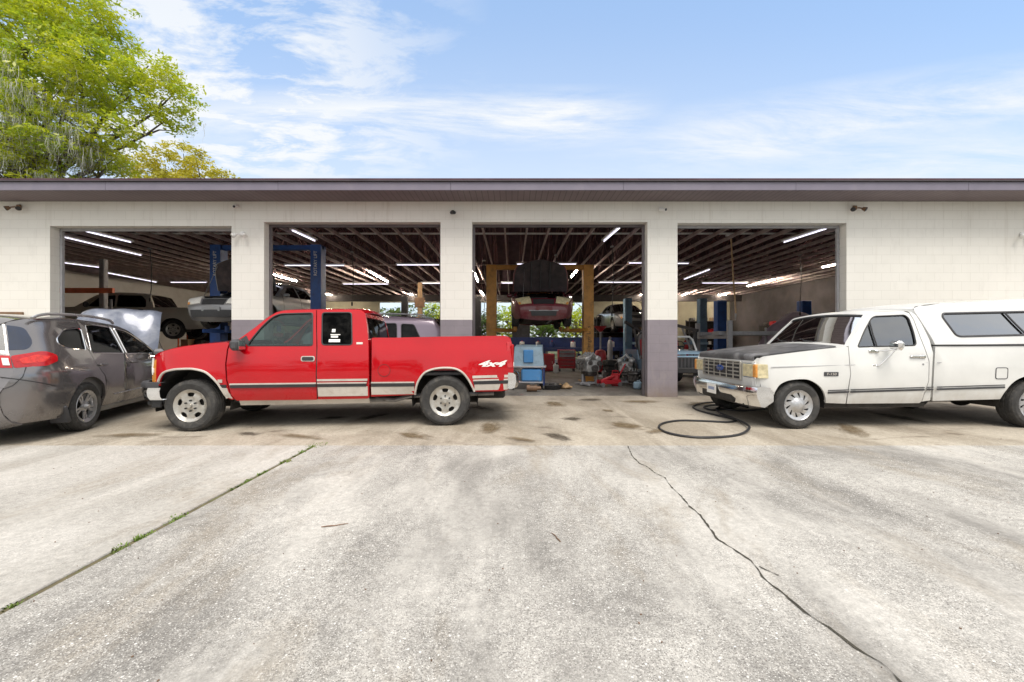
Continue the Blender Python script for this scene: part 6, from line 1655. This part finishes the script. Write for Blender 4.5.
def grow(root, base, tips, r0, seed):
    # trunk forks into limbs which bend out to the given tips
    rs = random.Random(seed); mb = MB(); base = Vector(base); segs = []
    fork = base+Vector((0, 0, (sum(t[2] for t in tips)/len(tips)-base.z)*.42))
    mb.tube([base, base.lerp(fork, .5)+Vector((.15, .1, 0)), fork], [r0*1.25, r0, r0*.8], 10)
    for t in tips:
        t = Vector(t); pts = []
        for k in range(7):
            q = k/6; p = fork.lerp(t, q); p.z = fork.z+(t.z-fork.z)*(q**.75)+rs.uniform(-.25, .25)*(k > 0); p.x += rs.uniform(-.3, .3)*(k > 0); p.y += rs.uniform(-.3, .3)*(k > 0); pts.append(p)
        mb.tube(pts, [r0*.34*(1-k/6.6)**1.3+.018 for k in range(7)], 7); segs.append(pts)
        for k in range(2, 6):
            for _ in range(3):
                d = Vector((rs.uniform(-1, 1), rs.uniform(-1, 1), rs.uniform(-.3, .8)))*rs.uniform(1.0, 2.4)
                mb.tube([pts[k], pts[k]+d*.5+Vector((0, 0, .15)), pts[k]+d], [.06, .035, .012], 5)
    mb.build('trunk', M['bark'], root); return segs
def blobs(specs, seed, cell):
    g = np.random.default_rng(seed); out = []
    for (c, r) in specs:
        n_ = int(4.2*(r[0]*r[1]*r[2])**(2/3)/cell**2)
        d = g.normal(size=(n_, 3)); d /= np.linalg.norm(d, axis=1)[:, None]
        k = (.45+.55*g.random(n_)**.5)[:, None]
        out.append(np.array(c)+d*k*np.array(r)*(1+.12*g.normal(size=(n_, 1))))
    return np.concatenate(out)
def P(px, py, Y): return tuple(at(px, py, Y))
def moss_mesh(root, pts, seed):
    rs = random.Random(seed); V = []; F = []
    for p in pts:
        for _ in range(24):
            x, y, z = p[0]+rs.gauss(0, .22), p[1]+rs.gauss(0, .22), p[2]
            L = rs.uniform(.25, 1.0)*rs.uniform(.6, 1.5); w0 = rs.uniform(.004, .013); a = rs.uniform(0, 3.14); dx, dy = math.cos(a)*w0, math.sin(a)*w0
            b = len(V); n_ = 5
            for k in range(n_+1):
                q = k/n_; ww = 1-q*.8; sx = .05*math.sin(7*q+x*9)*q
                V += [(x+sx-dx*ww, y+sx-dy*ww, z-L*q), (x+sx+dx*ww, y+sx+dy*ww, z-L*q)]
                if k: F.append((b+2*k-2, b+2*k-1, b+2*k+1, b+2*k))
    o = MB().add(V, F).build('hanging_moss', M['moss'], root); o['kind'] = 'stuff'; return o
# the big mossy oak beside the garage, its crown over the roof
root = empty('oak_tree', (-25, 20, 0), 0, 'large lime green oak hung with grey moss rising behind the left end of the roof', 'tree')
inv = Vector((25, -20, 0))
sp = [(P(20, 40, 19), (3.2, 2.6, 2.4)), (P(75, 35, 20), (2.0, 2.2, 2.0)), (P(95, 70, 19), (1.7, 2.0, 1.5)), (P(50, 85, 18.5), (2.2, 2.0, 1.5)), (P(-40, 80, 19), (3, 3, 3)), (P(0, 130, 18), (2.6, 2.2, 1.4)),
      (P(110, 35, 21), (.9, 1.2, .8)), (P(150, 72, 20), (1.3, 1.3, .8)), (P(178, 92, 20.5), (1.0, 1.2, .85)), (P(172, 118, 20.5), (.7, 1.0, .55)), (P(130, 95, 19.5), (1.3, 1.4, .9)), (P(105, 125, 19), (1.5, 1.4, 1.0)),
      (P(60, 150, 19), (2.0, 1.6, .9)), (P(110, 160, 20), (1.2, 1.3, .6)), (P(10, 175, 18.5), (2.2, 1.6, 1.0)), (P(-60, 160, 19), (3, 3, 2)), (P(50, -10, 20), (2.6, 2.4, 1.8)), (P(-30, 0, 19), (3, 3, 2.6))]
cc = blobs(sp, 3, .34)
V_ = leaves(cc, 44, .46, .165, .42, 4, .25)+np.array([25, -20, 0])
quad_mesh('crown', V_, M['leaf_lime'], root)
tips = [tuple(Vector(q[0])+inv) for q in sp if q[0][0] > -26]
segs = grow(root, (0, 0, 0), tips, .55, 5)
mp = [tuple(Vector(c)+inv) for c in cc[rng.choice(len(cc), 900)] if (c[2] < 13.5 and c[0] < xat(95, 19)) or rng.random() < .06]
moss_mesh(root, mp, 6)
# yellow green tree beyond the garage
root = empty('shade_tree', (xat(175, 36), 36, 0), 0, 'smaller yellow green tree behind the roof right of the mossy oak', 'tree'); inv = Vector((-xat(175, 36), -36, 0))
sp = [(P(165, 165, 36), (1.9, 2, 1.3)), (P(185, 155, 36), (1.5, 1.8, 1.0)), (P(205, 172, 36), (1.6, 1.8, .8)), (P(225, 177, 36), (.9, 1.2, .5)), (P(145, 172, 36), (1.8, 2, 1.2)), (P(180, 190, 36), (3.4, 2.6, 1.6)), (P(150, 210, 36), (3, 2.6, 2))]
cc = blobs(sp, 8, .42); V_ = leaves(cc, 25, .5, .26, .6, 9)+np.array(tuple(inv)); quad_mesh('crown', V_, M['leaf_yellow'], root)
grow(root, (0, 0, 0), [tuple(Vector(q[0])+inv) for q in sp], .4, 10)
# greenery seen through the rear doors
for k, (x, y, h, wd, mm, lab) in enumerate([(-9.5, 37, 4.0, 2.6, 'leaf_green', 'dark bushy tree seen through the rear door behind the mauve van'), (-6.2, 40, 4.6, 2.4, 'leaf_lime', 'bright green tree seen through the rear door left of the second pillar'),
                                           (-3.0, 38, 4.4, 2.2, 'leaf_green', 'green tree seen through the rear door left of the yellow lift'), (0.2, 41, 4.2, 2.3, 'leaf_lime', 'light green tree seen behind the left yellow lift column'),
                                           (3.0, 37, 4.2, 2.2, 'leaf_green', 'green tree seen under the raised maroon car'), (6.2, 39, 4.4, 2.4, 'leaf_lime', 'pale green tree seen through the rear door right of the maroon car')]):
    root = empty('shade_tree', (x, y, -.06), 0, lab, 'tree')
    rs = random.Random(k); sp = [((rs.uniform(-wd*.6, wd*.6), rs.uniform(-1, 1), rs.uniform(.8, h)), (wd*.5, wd*.5, rs.uniform(.6, 1.1))) for _ in range(11)]
    cc = blobs(sp, 20+k, .5); quad_mesh('crown', leaves(cc, 14, .55, .30, .7, 30+k), M[mm], root)
    grow(root, (0, 0, 0), [q[0] for q in sp[:5]], .16, 40+k)

# tall dark lockers standing before the rear doors
for k, (px, lab) in enumerate([(521, 'tall dark locker against the rear doors left of the maroon car'), (592, 'tall dark locker against the rear doors behind the right yellow column'), (455, 'tall dark locker behind the second pillar')]):
    r = empty('locker', (xat(px, 25.5), 25.5, 0), 0, lab, 'locker')
    MB().box((0, 0, 1.15), (1.1, .5, 2.26), .02).build('body', M['blackgrey'], r)
    for sx in (-1, 1): d_ = MB().box((sx*.27, -.26, 1.15), (.50, .02, 2.1), .008).build('door', M['blackgrey'], r); MB().box((sx*.07, -.28, 1.2), (.02, .02, .16), .004).build('handle', M['steel'], d_)
# woods across the road behind the camera, seen only as reflections in paint and glass
sp = [((rng.uniform(-75, 75), rng.uniform(-52, -42), rng.uniform(1, 7.5)), (4.5, 3, rng.uniform(1.8, 3))) for _ in range(90)]
root = quad_mesh('woods', leaves(blobs(sp, 77, 1.5), 7, 1.6, 1.3, .7, 78), M['leaf_green'], None)
tag(root, 'far wood across the road behind the camera', None, None, 'stuff')

# more workshop clutter: tyre stacks, gas cylinders, carts, hoists, hanging leads
tyre0 = None
def tyre_stack(px, Y, n_, where):
    global tyre0
    for k in range(n_):
        if tyre0 is None:
            tyre0 = empty('tyre', (0, 0, 0)); MB().lathe([(.19, .02), (.22, .0), (.31, .0), (.335, .03), (.335, .17), (.31, .20), (.22, .20), (.19, .18)], 32, closed=True).build('tread', M['rubber'], tyre0); q = tyre0
        else: q = dup(tyre0)
        q.location = (xat(px, Y)+random.uniform(-.03, .03), Y+random.uniform(-.03, .03), .201*k+.001)
        tag(q, ['bottom', 'second', 'third', 'fourth', 'fifth'][k]+' black tyre up in the stack '+where, 'tyre', 'tyres stacked '+where)
tyre_stack(700, 17.0, 4, 'left of the dark blue lift')
tyre_stack(748, 18.5, 5, 'right of the dark blue lift')
tyre_stack(612, 14.5, 3, 'behind the dirty engine block')
tyre_stack(196, 16.5, 3, 'under the raised silver car')
for k, (px, Y, m_, lab) in enumerate([(686, 20, 'toolred', 'dark red gas cylinder beside the pale blue jeep'), (690, 20.1, 'steelgrey', 'grey gas cylinder beside the red one'), (772, 19, 'liftblue', 'blue gas cylinder behind the grey runway lift'), (610, 18.3, 'steelgrey', 'grey gas cylinder right of the red oil drain')]):
    r = empty('gas_cylinder', (xat(px, Y), Y, 0), 0, lab, 'gas cylinder')
    MB().lathe([(0, .002), (.11, .002), (.115, .02), (.115, 1.15), (.09, 1.27), (.04, 1.33), (.04, 1.36), (0, 1.36)], 18).build('tank', M[m_], r); MB().lathe([(.05, 1.33), (.055, 1.45), (.03, 1.48), (0, 1.48)], 12).build('cap', M['steel'], r)
for px, Y, m_, lab in [(712, 18.2, 'toolred', 'red tool cart before the dark blue lift'), (757, 17.0, 'blackgrey', 'black tool cart by the pale pole'), (580, 20.5, 'blackgrey', 'black tool cart behind the yellow lift column'), (644, 18.6, 'toolred', 'red tool cart by the purple pillar'), (222, 15.5, 'toolred', 'red tool cart beside the blue column below the silver car')]:
    r = empty('tool_cart', (xat(px, Y), Y, 0), random.uniform(-.3, .3), lab, 'tool cart')
    for z in (.16, .52, .88): MB().box((0, 0, z), (.72, .42, .04), .01).build('tray', M[m_], r)
    for sx in (-1, 1):
        for sy in (-1, 1): MB().box((sx*.34, sy*.19, .50), (.035, .035, .80), .005).build('leg', M['steelgrey'], r); MB().cyl((sx*.34-.02, sy*.19, .05), (sx*.34+.02, sy*.19, .05), .05, n=12).build('castor', M['rubber'], r)
    for dx, z in ((-.2, .95), (.12, .94), (-.05, .60), (.22, .58)): MB().box((dx, random.uniform(-.08, .08), z), (.16, .14, .10), .02).build('tool', M[random.choice(['greasy', 'steel', 'benchblue', 'jug'])], r)
for px, Y, rz_, lab in [(695, 13.8, .5, 'dark engine hoist behind the pale blue jeep'), (640, 15.0, 2.4, 'grey engine hoist by the purple pillar')]:
    r = empty('engine_hoist', (xat(px, Y), Y, 0), rz_, lab, 'engine hoist')
    MB().box((0, 0, .85), (.10, .10, 1.6), .01).box((0, .3, .08), (.08, 1.3, .08), .01).box((0, -.3, .08), (.9, .08, .08), .01).build('frame', M['blackgrey'] if px > 660 else M['steelgrey'], r)
    MB().box((0, .52, 1.78), (.09, 1.3, .10), .01, Matrix.Rotation(R(14), 3, 'X')).build('boom', M['blackgrey'], r); MB().cyl((0, .05, .75), (0, .5, 1.72), .04).build('ram', M['steel'], r); MB().cyl((0, 1.1, 1.9), (0, 1.1, 1.25), .012).build('chain', M['steel'], r)
for k, (px, Y, z1, lab) in enumerate([(556, 14.5, 2.9, 'thin black lead hanging behind the maroon hood'), (612, 13.2, 2.2, 'thin black lead hanging right of the yellow lift column'), (352, 14.0, 2.6, 'thin black lead hanging in the middle of the second bay'), (800, 14.5, 2.3, 'thin black lead hanging near the right jamb'), (150, 13.5, 2.7, 'thin black lead hanging in the leftmost bay'), (484, 15.5, 2.3, 'thin black lead hanging left of the yellow lift')]):
    r = empty('hanging_lead', (xat(px, Y), Y, 4.3), 0, lab, 'cable')
    MB().tube([(0, 0, 0), (.05, 0, (z1-4.3)*.4), (.02, .03, (z1-4.3)*.8), (0, 0, z1-4.3)], .013, 6).build('cord', M['cable'], r); MB().cyl((0, 0, z1-4.3), (0, 0, z1-4.42), .03, .025).build('plug', M['black'], r); MB().box((0, 0, .02), (.1, .1, .05), .01).build('junction_box', M['steelgrey'], r)
